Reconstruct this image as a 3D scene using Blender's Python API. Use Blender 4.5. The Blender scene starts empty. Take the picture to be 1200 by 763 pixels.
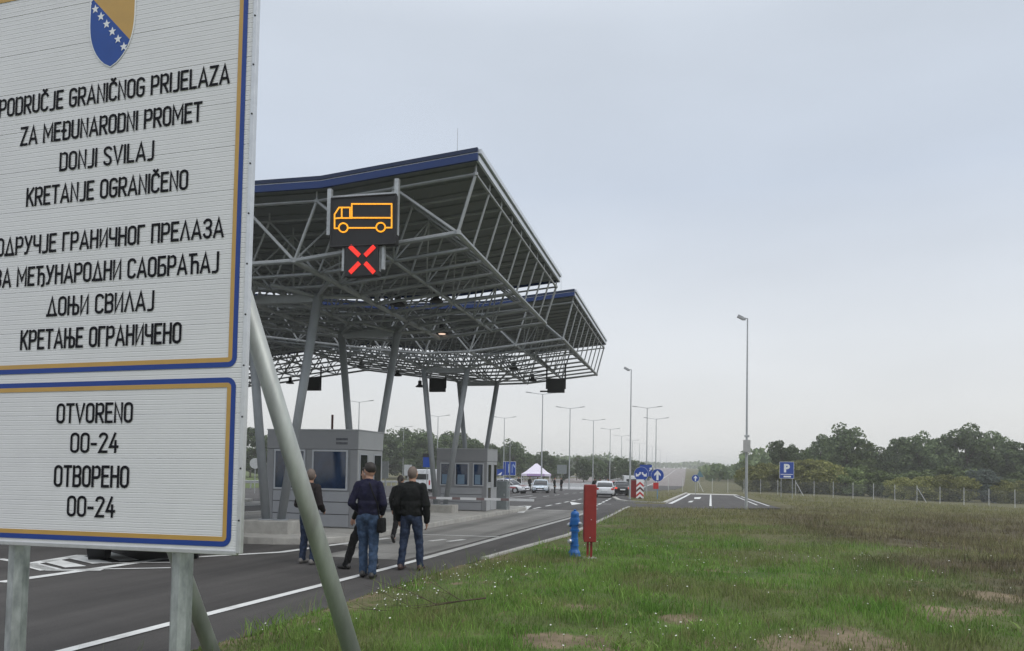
import bpy, bmesh, math, random
import numpy as np
from mathutils import Vector, Matrix, noise
random.seed(7); RNG = np.random.default_rng(7)
S = bpy.context.scene; COL = S.collection
R = math.radians
# ------------------------------------------------------------------ camera
EYE = 1.72; FPX = 900.0
YAW = math.atan2(205, 900); PITCH = R(1.9); ROLL = 0.017
_f = Vector((-math.sin(YAW)*math.cos(PITCH), math.cos(YAW)*math.cos(PITCH), math.sin(PITCH)))
_r = Vector((math.cos(YAW), math.sin(YAW), 0)); _u = _r.cross(_f)
RT = math.cos(ROLL)*_r + math.sin(ROLL)*_u
UP = -math.sin(ROLL)*_r + math.cos(ROLL)*_u
CYP = 547.1 - math.tan(PITCH)*FPX
cd = bpy.data.cameras.new('camera'); cam = bpy.data.objects.new('camera', cd); COL.objects.link(cam)
M = Matrix((RT, UP, -_f)).transposed().to_4x4(); M.translation = (0, 0, EYE); cam.matrix_world = M
cd.sensor_width = 36; cd.lens = 27; cd.shift_y = (CYP-381.5)/1200; cd.clip_start = 0.05; cd.clip_end = 6000
S.camera = cam
# ------------------------------------------------------------------ world, sun, exposure
SUN_EL, SUN_AZ = R(50), R(115)          # azimuth clockwise from +Y
W = bpy.data.worlds.new('World'); S.world = W; W.use_nodes = True
nt = W.node_tree; nt.nodes.clear()
def nd(t, kind, **kw):
    n = t.nodes.new(kind)
    for k, v in kw.items(): setattr(n, k, v)
    return n
o = nd(nt, 'ShaderNodeOutputWorld'); bg = nd(nt, 'ShaderNodeBackground'); bg.inputs[1].default_value = 0.1
sky = nd(nt, 'ShaderNodeTexSky', sky_type='NISHITA'); sky.sun_disc = False
sky.sun_elevation = SUN_EL; sky.sun_rotation = SUN_AZ
tc = nd(nt, 'ShaderNodeTexCoord'); sp = nd(nt, 'ShaderNodeSeparateXYZ'); nt.links.new(tc.outputs['Generated'], sp.inputs[0])
cr = nd(nt, 'ShaderNodeValToRGB'); el = cr.color_ramp.elements      # overcast cloud deck by elevation
stops = [(0.0, (6.4, 6.4, 6.35)), (0.06, (6.35, 6.4, 6.42)), (0.16, (6.1, 6.35, 6.65)), (0.34, (4.9, 5.45, 6.3)), (0.5, (5.2, 5.7, 6.4)), (0.8, (9.5, 9.8, 10.4))]
el[0].position = 0; el[0].color = (*stops[0][1], 1); el[1].position = stops[-1][0]; el[1].color = (*stops[-1][1], 1)
for p, c in stops[1:-1]:
    e = el.new(p); e.color = (*c, 1)
nt.links.new(sp.outputs['Z'], cr.inputs[0])
mp = nd(nt, 'ShaderNodeMapping'); mp.inputs['Scale'].default_value = (1, 1, 3.2); nt.links.new(tc.outputs['Generated'], mp.inputs[0])
nz = nd(nt, 'ShaderNodeTexNoise'); nz.inputs['Scale'].default_value = 1.6; nz.inputs['Detail'].default_value = 5; nz.inputs['Roughness'].default_value = .5
nt.links.new(mp.outputs[0], nz.inputs['Vector'])
mr = nd(nt, 'ShaderNodeMapRange'); mr.inputs[1].default_value = .3; mr.inputs[2].default_value = .7; mr.inputs[3].default_value = .92; mr.inputs[4].default_value = 1.05
nt.links.new(nz.outputs[0], mr.inputs[0])
mul = nd(nt, 'ShaderNodeMix', data_type='RGBA', blend_type='MULTIPLY'); mul.inputs[0].default_value = 1
nt.links.new(cr.outputs[0], mul.inputs[6]); nt.links.new(mr.outputs[0], mul.inputs[7])
mx = nd(nt, 'ShaderNodeMix', data_type='RGBA'); mx.inputs[0].default_value = .95
nt.links.new(sky.outputs[0], mx.inputs[6]); nt.links.new(mul.outputs[2], mx.inputs[7])
nt.links.new(mx.outputs[2], bg.inputs[0]); nt.links.new(bg.outputs[0], o.inputs[0])
sl = bpy.data.lights.new('sun', 'SUN'); sl.energy = 1.0; sl.angle = R(30); sl.color = (1, .97, .93)
so = bpy.data.objects.new('sun', sl); COL.objects.link(so)
sd = Vector((math.sin(SUN_AZ)*math.cos(SUN_EL), math.cos(SUN_AZ)*math.cos(SUN_EL), math.sin(SUN_EL)))
so.rotation_euler = sd.to_track_quat('Z', 'Y').to_euler(); so.location = (20, -10, 40)
S.view_settings.view_transform = 'Standard'; S.view_settings.look = 'None'; S.view_settings.exposure = 0.32; S.view_settings.gamma = 1
S.view_settings.use_curve_mapping = False
S.cycles.volume_bounces = 2; S.cycles.max_bounces = 8

# ------------------------------------------------------------------ terrain profile and measuring helpers
def sstep(a, b, x):
    t = min(1, max(0, (x-a)/(b-a))); return t*t*(3-2*t)
def gz(Y):                                # long section of the road
    z = -0.0145*(min(max(Y, 8), 120)-8)
    if Y > 160: z += 4.6*sstep(160, 760, Y)
    return z
def ray(px, py): return _f + RT*((px-600)/FPX) - UP*((py-CYP)/FPX)
def gnd(px, py, dz=0.0):                  # a measured spot on the road surface
    d = ray(px, py); Y = 12.0
    for _ in range(80):
        s = (gz(Y)+dz-EYE)/d.z; Y = .5*Y + .5*d.y*s
    return Vector((d.x*s, d.y*s, gz(Y)+dz))
def at_y(px, py, Y):
    d = ray(px, py); s = Y/d.y; return Vector((d.x*s, Y, EYE+d.z*s))
def col_at(px, py, D):                    # a measured spot D metres ahead
    d = ray(px, py); return Vector((0, 0, EYE)) + d*D
def proj(p):
    q = Vector(p)-Vector((0, 0, EYE)); D = q.dot(_f); return 600+FPX*q.dot(RT)/D, CYP-FPX*q.dot(UP)/D, D

# ------------------------------------------------------------------ materials
MATS = {}
def mat(name, col, rough=.6, metal=0., var=.12, scale=6., bump=0., spec=.5, col2=None, dirt=0., stretch=(1, 1, 1), emit=0., coord='Object', trans=0.):
    if name in MATS: return MATS[name]
    m = bpy.data.materials.new(name); m.use_nodes = True; t = m.node_tree; b = t.nodes['Principled BSDF']
    b.inputs['Roughness'].default_value = rough; b.inputs['Metallic'].default_value = metal; b.inputs['Specular IOR Level'].default_value = spec
    tcn = nd(t, 'ShaderNodeTexCoord'); mpn = nd(t, 'ShaderNodeMapping'); mpn.inputs['Scale'].default_value = stretch
    t.links.new(tcn.outputs[coord], mpn.inputs[0])
    n = nd(t, 'ShaderNodeTexNoise'); n.inputs['Scale'].default_value = scale; n.inputs['Detail'].default_value = 6; n.inputs['Roughness'].default_value = .6
    t.links.new(mpn.outputs[0], n.inputs['Vector'])
    r = nd(t, 'ShaderNodeMapRange'); r.inputs[1].default_value = .3; r.inputs[2].default_value = .7; t.links.new(n.outputs[0], r.inputs[0])
    mixn = nd(t, 'ShaderNodeMix', data_type='RGBA')
    lo = [max(0, c*(1-var)) for c in col]; hi = list(col2) if col2 else [min(1, c*(1+var)) for c in col]
    mixn.inputs[6].default_value = (*lo, 1); mixn.inputs[7].default_value = (*hi, 1); t.links.new(r.outputs[0], mixn.inputs[0])
    last = mixn.outputs[2]
    if dirt > 0:
        n2 = nd(t, 'ShaderNodeTexNoise'); n2.inputs['Scale'].default_value = scale*.23; n2.inputs['Detail'].default_value = 8; n2.inputs['Roughness'].default_value = .7
        t.links.new(mpn.outputs[0], n2.inputs['Vector'])
        r2 = nd(t, 'ShaderNodeMapRange'); r2.inputs[1].default_value = .48; r2.inputs[2].default_value = .72; r2.inputs[4].default_value = dirt; t.links.new(n2.outputs[0], r2.inputs[0])
        m2 = nd(t, 'ShaderNodeMix', data_type='RGBA'); m2.inputs[7].default_value = (.12, .105, .085, 1)
        t.links.new(r2.outputs[0], m2.inputs[0]); t.links.new(last, m2.inputs[6]); last = m2.outputs[2]
    t.links.new(last, b.inputs['Base Color'])
    rr = nd(t, 'ShaderNodeMapRange'); rr.inputs[3].default_value = max(.02, rough-.08); rr.inputs[4].default_value = min(1, rough+.08); t.links.new(n.outputs[0], rr.inputs[0]); t.links.new(rr.outputs[0], b.inputs['Roughness'])
    if bump > 0:
        bn = nd(t, 'ShaderNodeBump'); bn.inputs['Strength'].default_value = bump; bn.inputs['Distance'].default_value = .02
        t.links.new(n.outputs[0], bn.inputs['Height']); t.links.new(bn.outputs[0], b.inputs['Normal'])
    if emit > 0:
        b.inputs['Emission Color'].default_value = (*col, 1); b.inputs['Emission Strength'].default_value = emit
    MATS[name] = m; return m
galv = mat('galvanised steel', (.42, .44, .45), .5, .55, .14, 14, col2=(.52, .54, .55), dirt=.15)
galv_post = mat('spangled zinc post', (.36, .39, .40), .45, .6, .3, 16, stretch=(1, 1, .35), col2=(.55, .58, .58), dirt=.1)
strut_m = mat('weathered zinc tube', (.42, .435, .42), .5, .35, .2, 9, stretch=(1, 1, .3), col2=(.50, .53, .50), dirt=.25)
truss_m = mat('truss steel', (.31, .325, .335), .5, .2, .12, 5)
column_m = mat('painted column grey', (.31, .33, .345), .42, .1, .08, 3, dirt=.06)
roof_m = mat('roof sheet grey', (.20, .215, .225), .6, .0, .08, 2)
blue_fascia = mat('blue fascia paint', (.009, .033, .14), .55, 0, .12, 1.5)
blue_trim = mat('dark blue trim', (.006, .018, .06), .55, 0, .1, 2)
white_trim = mat('pale edge trim', (.62, .65, .70), .4, .2, .06, 3)
concrete = mat('concrete', (.39, .38, .35), .9, 0, .18, 3.5, bump=.15, dirt=.3)
kerb_m = mat('kerb concrete', (.40, .39, .36), .9, 0, .15, 5, bump=.1, dirt=.3)
paint_w = mat('white road paint', (.68, .69, .67), .7, 0, .1, 7, dirt=.45, coord='Object')
panel_m = mat('grey cladding', (.27, .275, .285), .42, .15, .05, 2, dirt=.06)
panel_lt = mat('pale and side-lit cladding', (.42, .43, .44), .42, .15, .05, 2, dirt=.06)  # paler copy of the cladding; on booth sides it paints in light from the right
frame_m = mat('window frame grey', (.48, .50, .53), .4, .2, .05, 4)
glass_b = mat('blue reflective glass', (.006, .013, .035), .06, 0, .5, 1.6, spec=.8, col2=(.02, .05, .12), stretch=(1, 1, .6))
glass_d = mat('dark glass', (.015, .018, .022), .06, 0, .3, 2, spec=.8)
black_m = mat('matt black', (.018, .018, .02), .6, 0, .15, 8)
rubber = mat('rubber', (.014, .014, .015), .75, 0, .2, 10)
red_m = mat('red enamel', (.25, .022, .020), .45, 0, .12, 6, dirt=.08)
blue_h = mat('hydrant blue', (.012, .13, .42), .4, 0, .15, 10, dirt=.06)
alu = mat('aluminium', (.62, .63, .64), .35, .7, .08, 12)
wht = mat('white paint', (.72, .73, .74), .4, 0, .04, 6)
sign_b = mat('sign blue', (.012, .06, .33), .4, 0, .05, 5)
sign_w = mat('sign white', (.78, .79, .80), .4, 0, .03, 5)
sign_r = mat('sign red', (.50, .03, .03), .4, 0, .05, 5)
skin = mat('skin', (.42, .24, .17), .55, 0, .1, 18)

# ------------------------------------------------------------------ mesh builder
class MB:
    def __init__(s): s.v = []; s.f = []; s.m = []
    def add(s, vs, fs, mi=0):
        b = len(s.v); s.v += [tuple(v) for v in vs]; s.f += [tuple(b+i for i in f) for f in fs]; s.m += [mi]*len(fs); return s
    def box(s, c, d, mi=0, rz=0, M=None):
        x, y, z = d[0]/2, d[1]/2, d[2]/2
        vs = [Vector((a*x, b*y, e*z)) for e in (-1, 1) for a, b in ((-1, -1), (1, -1), (1, 1), (-1, 1))]
        m = M if M else Matrix.Rotation(rz, 3, 'Z')
        vs = [m @ v + Vector(c) for v in vs]
        return s.add(vs, [(3, 2, 1, 0), (4, 5, 6, 7), (0, 1, 5, 4), (1, 2, 6, 5), (2, 3, 7, 6), (3, 0, 4, 7)], mi)
    def tube(s, p, q, r, r2=None, n=8, mi=0, cap=True):
        p, q = Vector(p), Vector(q); r2 = r if r2 is None else r2; d = (q-p)
        if d.length < 1e-6: return s
        d.normalize(); a = d.orthogonal().normalized(); b = d.cross(a)
        vs = []
        for c, rr in ((p, r), (q, r2)):
            for i in range(n):
                t = 2*math.pi*(i+.5)/n; vs.append(c + a*math.cos(t)*rr + b*math.sin(t)*rr)
        fs = [(i, (i+1) % n, n+(i+1) % n, n+i) for i in range(n)]
        if cap: fs += [tuple(range(n-1, -1, -1)), tuple(range(n, 2*n))]
        return s.add(vs, fs, mi)
    def path(s, pts, r, n=6, mi=0):
        for a, b in zip(pts, pts[1:]): s.tube(a, b, r, n=n, mi=mi)
        return s
    def lathe(s, prof, c=(0, 0, 0), n=20, mi=0):
        vs = []; c = Vector(c)
        for r, z in prof:
            for i in range(n): t = 2*math.pi*i/n; vs.append(c+Vector((r*math.cos(t), r*math.sin(t), z)))
        fs = [(j*n+i, j*n+(i+1) % n, (j+1)*n+(i+1) % n, (j+1)*n+i) for j in range(len(prof)-1) for i in range(n)]
        fs += [tuple(range(n-1, -1, -1)), tuple(range((len(prof)-1)*n, len(prof)*n))]
        return s.add(vs, fs, mi)
    def prism(s, pts, ext, mi=0):
        pts = [Vector(p) for p in pts]; ext = Vector(ext); n = len(pts)
        fs = [tuple(range(n-1, -1, -1)), tuple(range(n, 2*n))] + [(i, (i+1) % n, n+(i+1) % n, n+i) for i in range(n)]
        return s.add(pts+[p+ext for p in pts], fs, mi)
    def build(s, name, mats, parent=None, loc=None, smooth=False, bevel=0., fix=True):
        me = bpy.data.meshes.new(name); me.from_pydata(s.v, [], s.f)
        mats = mats if isinstance(mats, (list, tuple)) else [mats]
        for m in mats: me.materials.append(m)
        me.polygons.foreach_set('material_index', s.m)
        if fix:
            bm = bmesh.new(); bm.from_mesh(me); bmesh.ops.recalc_face_normals(bm, faces=bm.faces); bm.to_mesh(me); bm.free()
        if smooth: me.polygons.foreach_set('use_smooth', [True]*len(me.polygons))
        ob = bpy.data.objects.new(name, me); COL.objects.link(ob)
        if parent: ob.parent = parent
        if loc is not None: ob.location = loc
        if bevel:
            b = ob.modifiers.new('bevel', 'BEVEL'); b.width = bevel; b.segments = 2; b.limit_method = 'ANGLE'
        return ob
def np_mesh(name, verts, faces_loops, counts, mats, parent=None, midx=None):
    me = bpy.data.meshes.new(name); me.vertices.add(len(verts)); me.vertices.foreach_set('co', verts.astype(np.float32).ravel())
    me.loops.add(len(faces_loops)); me.loops.foreach_set('vertex_index', faces_loops.astype(np.int32))
    me.polygons.add(len(counts)); st = np.concatenate(([0], np.cumsum(counts)[:-1])).astype(np.int32)
    me.polygons.foreach_set('loop_start', st); me.polygons.foreach_set('loop_total', np.asarray(counts, np.int32))
    for m in (mats if isinstance(mats, (list, tuple)) else [mats]): me.materials.append(m)
    if midx is not None: me.polygons.foreach_set('material_index', np.asarray(midx, np.int32))
    me.update(calc_edges=True); ob = bpy.data.objects.new(name, me); COL.objects.link(ob)
    if parent: ob.parent = parent
    return ob
def empty(name, loc=(0, 0, 0), rz=0):
    e = bpy.data.objects.new(name, None); e.empty_display_size = .2; COL.objects.link(e); e.location = loc; e.rotation_euler = (0, 0, rz); return e
def tag(o, label=None, cat=None, group=None, kind=None):
    if label: o['label'] = label
    if cat: o['category'] = cat
    if group: o['group'] = group
    if kind: o['kind'] = kind
    return o
def struct(o): o['kind'] = 'structure'; return o
def copy_tree(o, parent=None):
    c = o.copy(); COL.objects.link(c); c.parent = parent
    for ch in o.children: copy_tree(ch, c)
    return c
def text_mesh(name, s, x0, x1, z0, h, m, parent, y=0., bold=.012, spacing=1.0, depth=.0015):
    """writing set to a measured width and cap height, in the parent's x-z plane facing -y"""
    cu = bpy.data.curves.new(name, 'FONT'); cu.body = s; cu.size = 1; cu.offset = bold; cu.space_character = spacing; cu.extrude = .001; cu.resolution_u = 4
    t = bpy.data.objects.new(name, cu); COL.objects.link(t); dg = bpy.context.evaluated_depsgraph_get()
    me = bpy.data.meshes.new_from_object(t.evaluated_get(dg)); bpy.data.objects.remove(t)
    n = len(me.vertices); co = np.empty(n*3, np.float32); me.vertices.foreach_get('co', co); co = co.reshape(-1, 3)
    a, b = co[:, 0].min(), co[:, 0].max()
    cap = .73                                   # cap height of the built-in face at size 1
    out = np.empty_like(co)
    out[:, 0] = x0+(co[:, 0]-a)/(b-a)*(x1-x0); out[:, 2] = z0+co[:, 1]/cap*h; out[:, 1] = y-co[:, 2]/.001*depth
    me.vertices.foreach_set('co', out.ravel()); me.materials.clear(); me.materials.append(m)
    me.polygons.foreach_set('material_index', [0]*len(me.polygons))
    ob = bpy.data.objects.new(name, me); COL.objects.link(ob); ob.parent = parent; return ob

# ---- a narrow road-sign face drawn as strokes (x in cap heights, y 0..1)
def _arc(cx, cy, rx, ry, a0, a1, n=8): return [(cx+rx*math.cos(R(a0+(a1-a0)*i/n)), cy+ry*math.sin(R(a0+(a1-a0)*i/n))) for i in range(n+1)]
def glyph(ch):
    w = .36; r = w/2; ov = _arc(r, 1-r, r, r, 180, 0)+_arc(r, r, r, r, 0, -180)+[(0, 1-r)]
    bowl = lambda y0, y1, x0=0.: [(x0, y1), (w-.15, y1)]+_arc(w-.16, y1-.16, .16, .16, 90, 0, 5)+_arc(w-.16, y0+.16, .16, .16, 0, -90, 5)+[(x0, y0)]
    caron = [(.08, 1.22), (r, 1.10), (w-.08, 1.22)]
    g = {
     'A': (w+.08, [[(0, 0), (.22, 1), (.44, 0)], [(.07, .27), (.37, .27)]]), 'V': (w+.06, [[(0, 1), (.21, 0), (.42, 1)]]), 'Λ': (w+.06, [[(0, 0), (.21, 1), (.42, 0)]]),
     'B': (w, [bowl(0, .52), bowl(.52, 1), [(0, 0), (0, 1)]]), 'C': (w, [_arc(r, 1-r, r, r, 10, 180)+_arc(r, r, r, r, 180, 350)]), 'D': (w, [bowl(0, 1), [(0, 0), (0, 1)]]), 'Đ': (w+.05, [[(x+.05, z) for x, z in bowl(0, 1)], [(.05, 0), (.05, 1)], [(-.05, .5), (.17, .5)]]),
     'E': (w-.04, [[(w-.04, 1), (0, 1), (0, 0), (w-.04, 0)], [(0, .53), (w-.09, .53)]]), 'G': (w, [_arc(r, 1-r, r, r, 10, 180)+_arc(r, r, r, r, 180, 360)+[(w, .48), (r, .48)]]), 'I': (0, [[(0, 0), (0, 1)]]),
     'J': (w-.1, [[(.26, 1), (.26, .10)]+_arc(.13, .10, .13, .13, 0, -90, 5)+[(0.02, -.03)]]), 'K': (w, [[(0, 0), (0, 1)], [(w, 1), (.02, .42)], [(.13, .56), (w, 0)]]), 'L': (w-.06, [[(0, 1), (0, 0), (w-.06, 0)]]), 'M': (w+.14, [[(0, 0), (0, 1), (.25, .30), (.50, 1), (.50, 0)]]),
     'N': (w, [[(0, 0), (0, 1), (w, 0), (w, 1)]]), 'O': (w, [ov]), '0': (w, [ov]), 'P': (w, [bowl(.44, 1), [(0, 0), (0, 1)]]), 'R': (w, [bowl(.46, 1), [(0, 0), (0, 1)], [(.16, .46), (w, 0)]]),
     'S': (w, [_arc(r, 1-r, r, r, 20, 180, 8)+[(.03, .66), (w-.03, .36)]+_arc(r, r, r, r, 20, -170, 9)]), 'T': (w, [[(0, 1), (w, 1)], [(r, 1), (r, 0)]]), 'U': (w, [[(0, 1), (0, r)]+_arc(r, r, r, r, 180, 360)+[(w, 1)]]), 'Z': (w, [[(0, 1), (w, 1), (0, 0), (w, 0)]]),
     'П': (w, [[(0, 0), (0, 1), (w, 1), (w, 0)]]), 'Г': (w-.06, [[(0, 0), (0, 1), (w-.06, 1)]]), 'Д': (w+.12, [[(.03, 0), (.24, 1), (.45, 0)], [(-.02, 0), (.50, 0)]]), 'У': (w+.02, [[(0, 1), (.19, .40)], [(.38, 1), (.12, .02), (.02, 0)]]), 'Ч': (w, [[(0, 1), (0, .55)]+_arc(.13, .55, .13, .13, 180, 270, 4)+[(w, .42)], [(w, 1), (w, 0)]]),
     'И': (w, [[(0, 1), (0, 0), (w, 1), (w, 0)]]), 'З': (w, [_arc(r, .76, r, .24, 160, -90, 9)+[(.14, .52)], [(.14, .52)]+_arc(r, .26, r, .26, 90, -160, 9)]), 'Б': (w, [[(w-.03, 1), (0, 1), (0, 0)], bowl(0, .56)]), 'Ћ': (w+.08, [[(0, 1), (.34, 1)], [(.12, 1), (.12, 0)], [(.12, .56), (.30, .60)]+_arc(.31, .46, .13, .13, 90, 0, 4)+[(.44, 0)]]),
     'Ђ': (w+.08, [[(0, 1), (.34, 1)], [(.12, 1), (.12, 0)], [(.12, .56), (.30, .60)]+_arc(.31, .46, .13, .13, 90, 0, 4)+[(.44, .05)]+_arc(.34, .02, .10, .12, 0, -90, 4)]), 'Њ': (w+.18, [[(0, 0), (0, 1)], [(.28, 0), (.28, 1)], [(0, .52), (.40, .52)]+_arc(.40, .36, .15, .16, 90, 0, 4)+_arc(.40, .15, .15, .15, 0, -90, 4)+[(.28, 0)]]), 'Н': (w, [[(0, 0), (0, 1)], [(w, 0), (w, 1)], [(0, .52), (w, .52)]]),
     '2': (w, [_arc(r, 1-r, r, r, 170, -20, 9)+[(0, 0), (w, 0)]]), '4': (w, [[(.24, 1), (0, .28), (w+.02, .28)], [(.27, .58), (.27, 0)]]), '-': (.24, [[(0, .42), (.22, .42)]]), ' ': (.12, [])}
    al = {'Č': 'C', 'О': 'O', 'Р': 'P', 'Е': 'E', 'А': 'A', 'Ј': 'J', 'М': 'M', 'С': 'C', 'В': 'B', 'К': 'K', 'Т': 'T', 'Л': 'Λ'}
    wd, st = g[al.get(ch, ch)]
    return wd, st+([caron] if ch == 'Č' else [])
def lettering(name, s, x0, x1, z0, h, m, parent, y=0., wt=.128):
    gap = .17; adv = []; X = 0.
    for ch in s:
        wd, st = glyph(ch); adv.append((X, st)); X += wd+gap
    X -= gap; kx = (x1-x0-wt*h)/X; mb = MB(); hw = wt*h/2; k = 0; H_ = h-wt*h
    for ax, sts in adv:
        for st in sts:
            P = [Vector((x0+hw+(ax+a)*kx, 0, z0+hw+b*H_)) for a, b in st]; Q = [P[0]]
            for p in P[1:]:
                if (p-Q[-1]).length > 1e-5: Q.append(p)
            n = len(Q); closed = (Q[0]-Q[-1]).length < .02*h and n > 3; L_, R_ = [], []
            for i, p in enumerate(Q):
                dp = (Q[i]-Q[i-1]) if i else ((Q[-1]-Q[-2]) if closed else Q[1]-Q[0]); dn = (Q[i+1]-Q[i]) if i < n-1 else ((Q[1]-Q[0]) if closed else Q[-1]-Q[-2])
                dp.normalize(); dn.normalize(); t = dp+dn
                if t.length < .2: t = dn.copy()
                t.normalize(); nr = Vector((-t.z, 0, t.x)); c = max(.45, nr.dot(Vector((-dn.z, 0, dn.x)))); o_ = nr*hw/c; e_ = Vector((0, 0, 0))
                if not closed and i == 0: e_ = -dn*hw*.9
                if not closed and i == n-1: e_ = dp*hw*.9
                yy = y-.0004-.00012*(k % 5); L_.append(p+o_+e_+Vector((0, yy, 0))); R_.append(p-o_+e_+Vector((0, yy, 0)))
            mb.add(L_+R_, [(i, i+1, n+i+1, n+i) for i in range(n-1)]); k += 1
    return mb.build(name, m, parent, fix=False)

# ------------------------------------------------------------------ ground colours by place
def field_material(name, blades):
    m = bpy.data.materials.new(name); m.use_nodes = True; t = m.node_tree; b = t.nodes['Principled BSDF']
    b.inputs['Roughness'].default_value = .9; b.inputs['Specular IOR Level'].default_value = .15
    g = nd(t, 'ShaderNodeNewGeometry'); L = t.links.new
    flat = nd(t, 'ShaderNodeVectorMath', operation='MULTIPLY'); flat.inputs[1].default_value = (1, 1, 0); L(g.outputs['Position'], flat.inputs[0])
    spx = nd(t, 'ShaderNodeSeparateXYZ'); L(g.outputs['Position'], spx.inputs[0])
    def nse(sc, det=5, off=0, rough=.6):
        n = nd(t, 'ShaderNodeTexNoise'); n.inputs['Scale'].default_value = sc; n.inputs['Detail'].default_value = det; n.inputs['Roughness'].default_value = rough
        a = nd(t, 'ShaderNodeVectorMath', operation='ADD'); a.inputs[1].default_value = (off, off*.7, 0); L(flat.outputs[0], a.inputs[0]); L(a.outputs[0], n.inputs['Vector']); return n.outputs[0]
    def rng(v, a, bb, c=0., d=1.):
        r = nd(t, 'ShaderNodeMapRange'); r.inputs[1].default_value = a; r.inputs[2].default_value = bb; r.inputs[3].default_value = c; r.inputs[4].default_value = d; r.interpolation_type = 'SMOOTHSTEP'; L(v, r.inputs[0]); return r.outputs[0]
    def mth(op, a, bb):
        n = nd(t, 'ShaderNodeMath', operation=op)
        for i, x in enumerate((a, bb)):
            if isinstance(x, (int, float)): n.inputs[i].default_value = x
            else: L(x, n.inputs[i])
        return n.outputs[0]
    def mixc(f, a, bb):
        n = nd(t, 'ShaderNodeMix', data_type='RGBA'); L(f, n.inputs[0])
        for i, x in ((6, a), (7, bb)):
            if isinstance(x, tuple): n.inputs[i].default_value = (*x, 1)
            else: L(x, n.inputs[i])
        return n.outputs[2]
    green = mixc(rng(nse(.9), .35, .65), (.074, .150, .028), (.140, .225, .054))
    green = mixc(rng(nse(.35, 4, 31), .42, .66), green, (.125, .145, .055))
    dry = mixc(rng(nse(.5, 6, 9), .35, .65), (0.116, 0.124, 0.054), (0.183, 0.175, 0.088))
    weed = mixc(rng(nse(1.1, 6, 19), .35, .65), (0.075, 0.065, 0.043), (0.131, 0.112, 0.073))
    # how dry: further out and to the right the sward turns olive, then to brown weeds
    k = mth('ADD', mth('MULTIPLY', spx.outputs['Y'], .034), mth('MULTIPLY', spx.outputs['X'], .050))
    k = mth('ADD', k, mth('MULTIPLY', mth('SUBTRACT', nse(.22, 6, 3), .5), 1.5))
    c = mixc(rng(k, .68, 1.2), green, dry)
    w = mth('MULTIPLY', rng(spx.outputs['X'], 1.8, 5.), rng(spx.outputs['Y'], 9.5, 13.)); w = mth('MULTIPLY', w, rng(spx.outputs['Y'], 70., 30.)); w = mth('MULTIPLY', w, rng(nse(.26, 5, 41), .36, .56))
    c = mixc(w, c, weed)
    soil = mixc(rng(nse(3, 8, 5), .3, .7), (.13, .105, .068), (.24, .19, .125))
    c = mixc(mth('MULTIPLY', rng(nse(1.5, 6, 57), .55, .70), .75), c, (.20, .175, .092))
    bare = rng(nse(.62, 5, 71, .55), .60, .67); bare = mth('MULTIPLY', bare, rng(spx.outputs['Y'], 40, 15))
    av = nd(t, 'ShaderNodeAttribute', attribute_name='bare'); bare = mth('MAXIMUM', bare, rng(mth('ADD', av.outputs['Fac'], mth('SUBTRACT', nse(2.2, 6, 13), .5)), .3, .62))
    if not blades:
        th_ = nd(t, 'ShaderNodeMix', data_type='RGBA'); th_.inputs[0].default_value = .42; L(c, th_.inputs[6]); th_.inputs[7].default_value = (.075, .062, .038, 1); c = mixc(bare, th_.outputs[2], soil)
    else:
        n = nd(t, 'ShaderNodeMix', data_type='RGBA', blend_type='MULTIPLY'); n.inputs[0].default_value = 1
        L(c, n.inputs[6]); rv = nd(t, 'ShaderNodeMapRange'); rv.inputs[3].default_value = 1.0; rv.inputs[4].default_value = 2.15; L(g.outputs['Random Per Island'], rv.inputs[0]); L(rv.outputs[0], n.inputs[7]); c = n.outputs[2]
        dead = nd(t, 'ShaderNodeMath', operation='GREATER_THAN'); dead.inputs[1].default_value = .93; L(g.outputs['Random Per Island'], dead.inputs[0])
        c = mixc(dead.outputs[0], c, (.23, .20, .11))
    L(c, b.inputs['Base Color'])
    if blades:
        tr = nd(t, 'ShaderNodeBsdfTranslucent'); L(c, tr.inputs[0]); ms = nd(t, 'ShaderNodeMixShader'); ms.inputs[0].default_value = .3
        L(b.outputs[0], ms.inputs[1]); L(tr.outputs[0], ms.inputs[2]); L(ms.outputs[0], t.nodes['Material Output'].inputs[0])
    else:
        bn = nd(t, 'ShaderNodeBump'); bn.inputs['Strength'].default_value = .5; bn.inputs['Distance'].default_value = .05; L(nse(7, 8, 2), bn.inputs['Height']); L(bn.outputs[0], b.inputs['Normal'])
    return m
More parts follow.
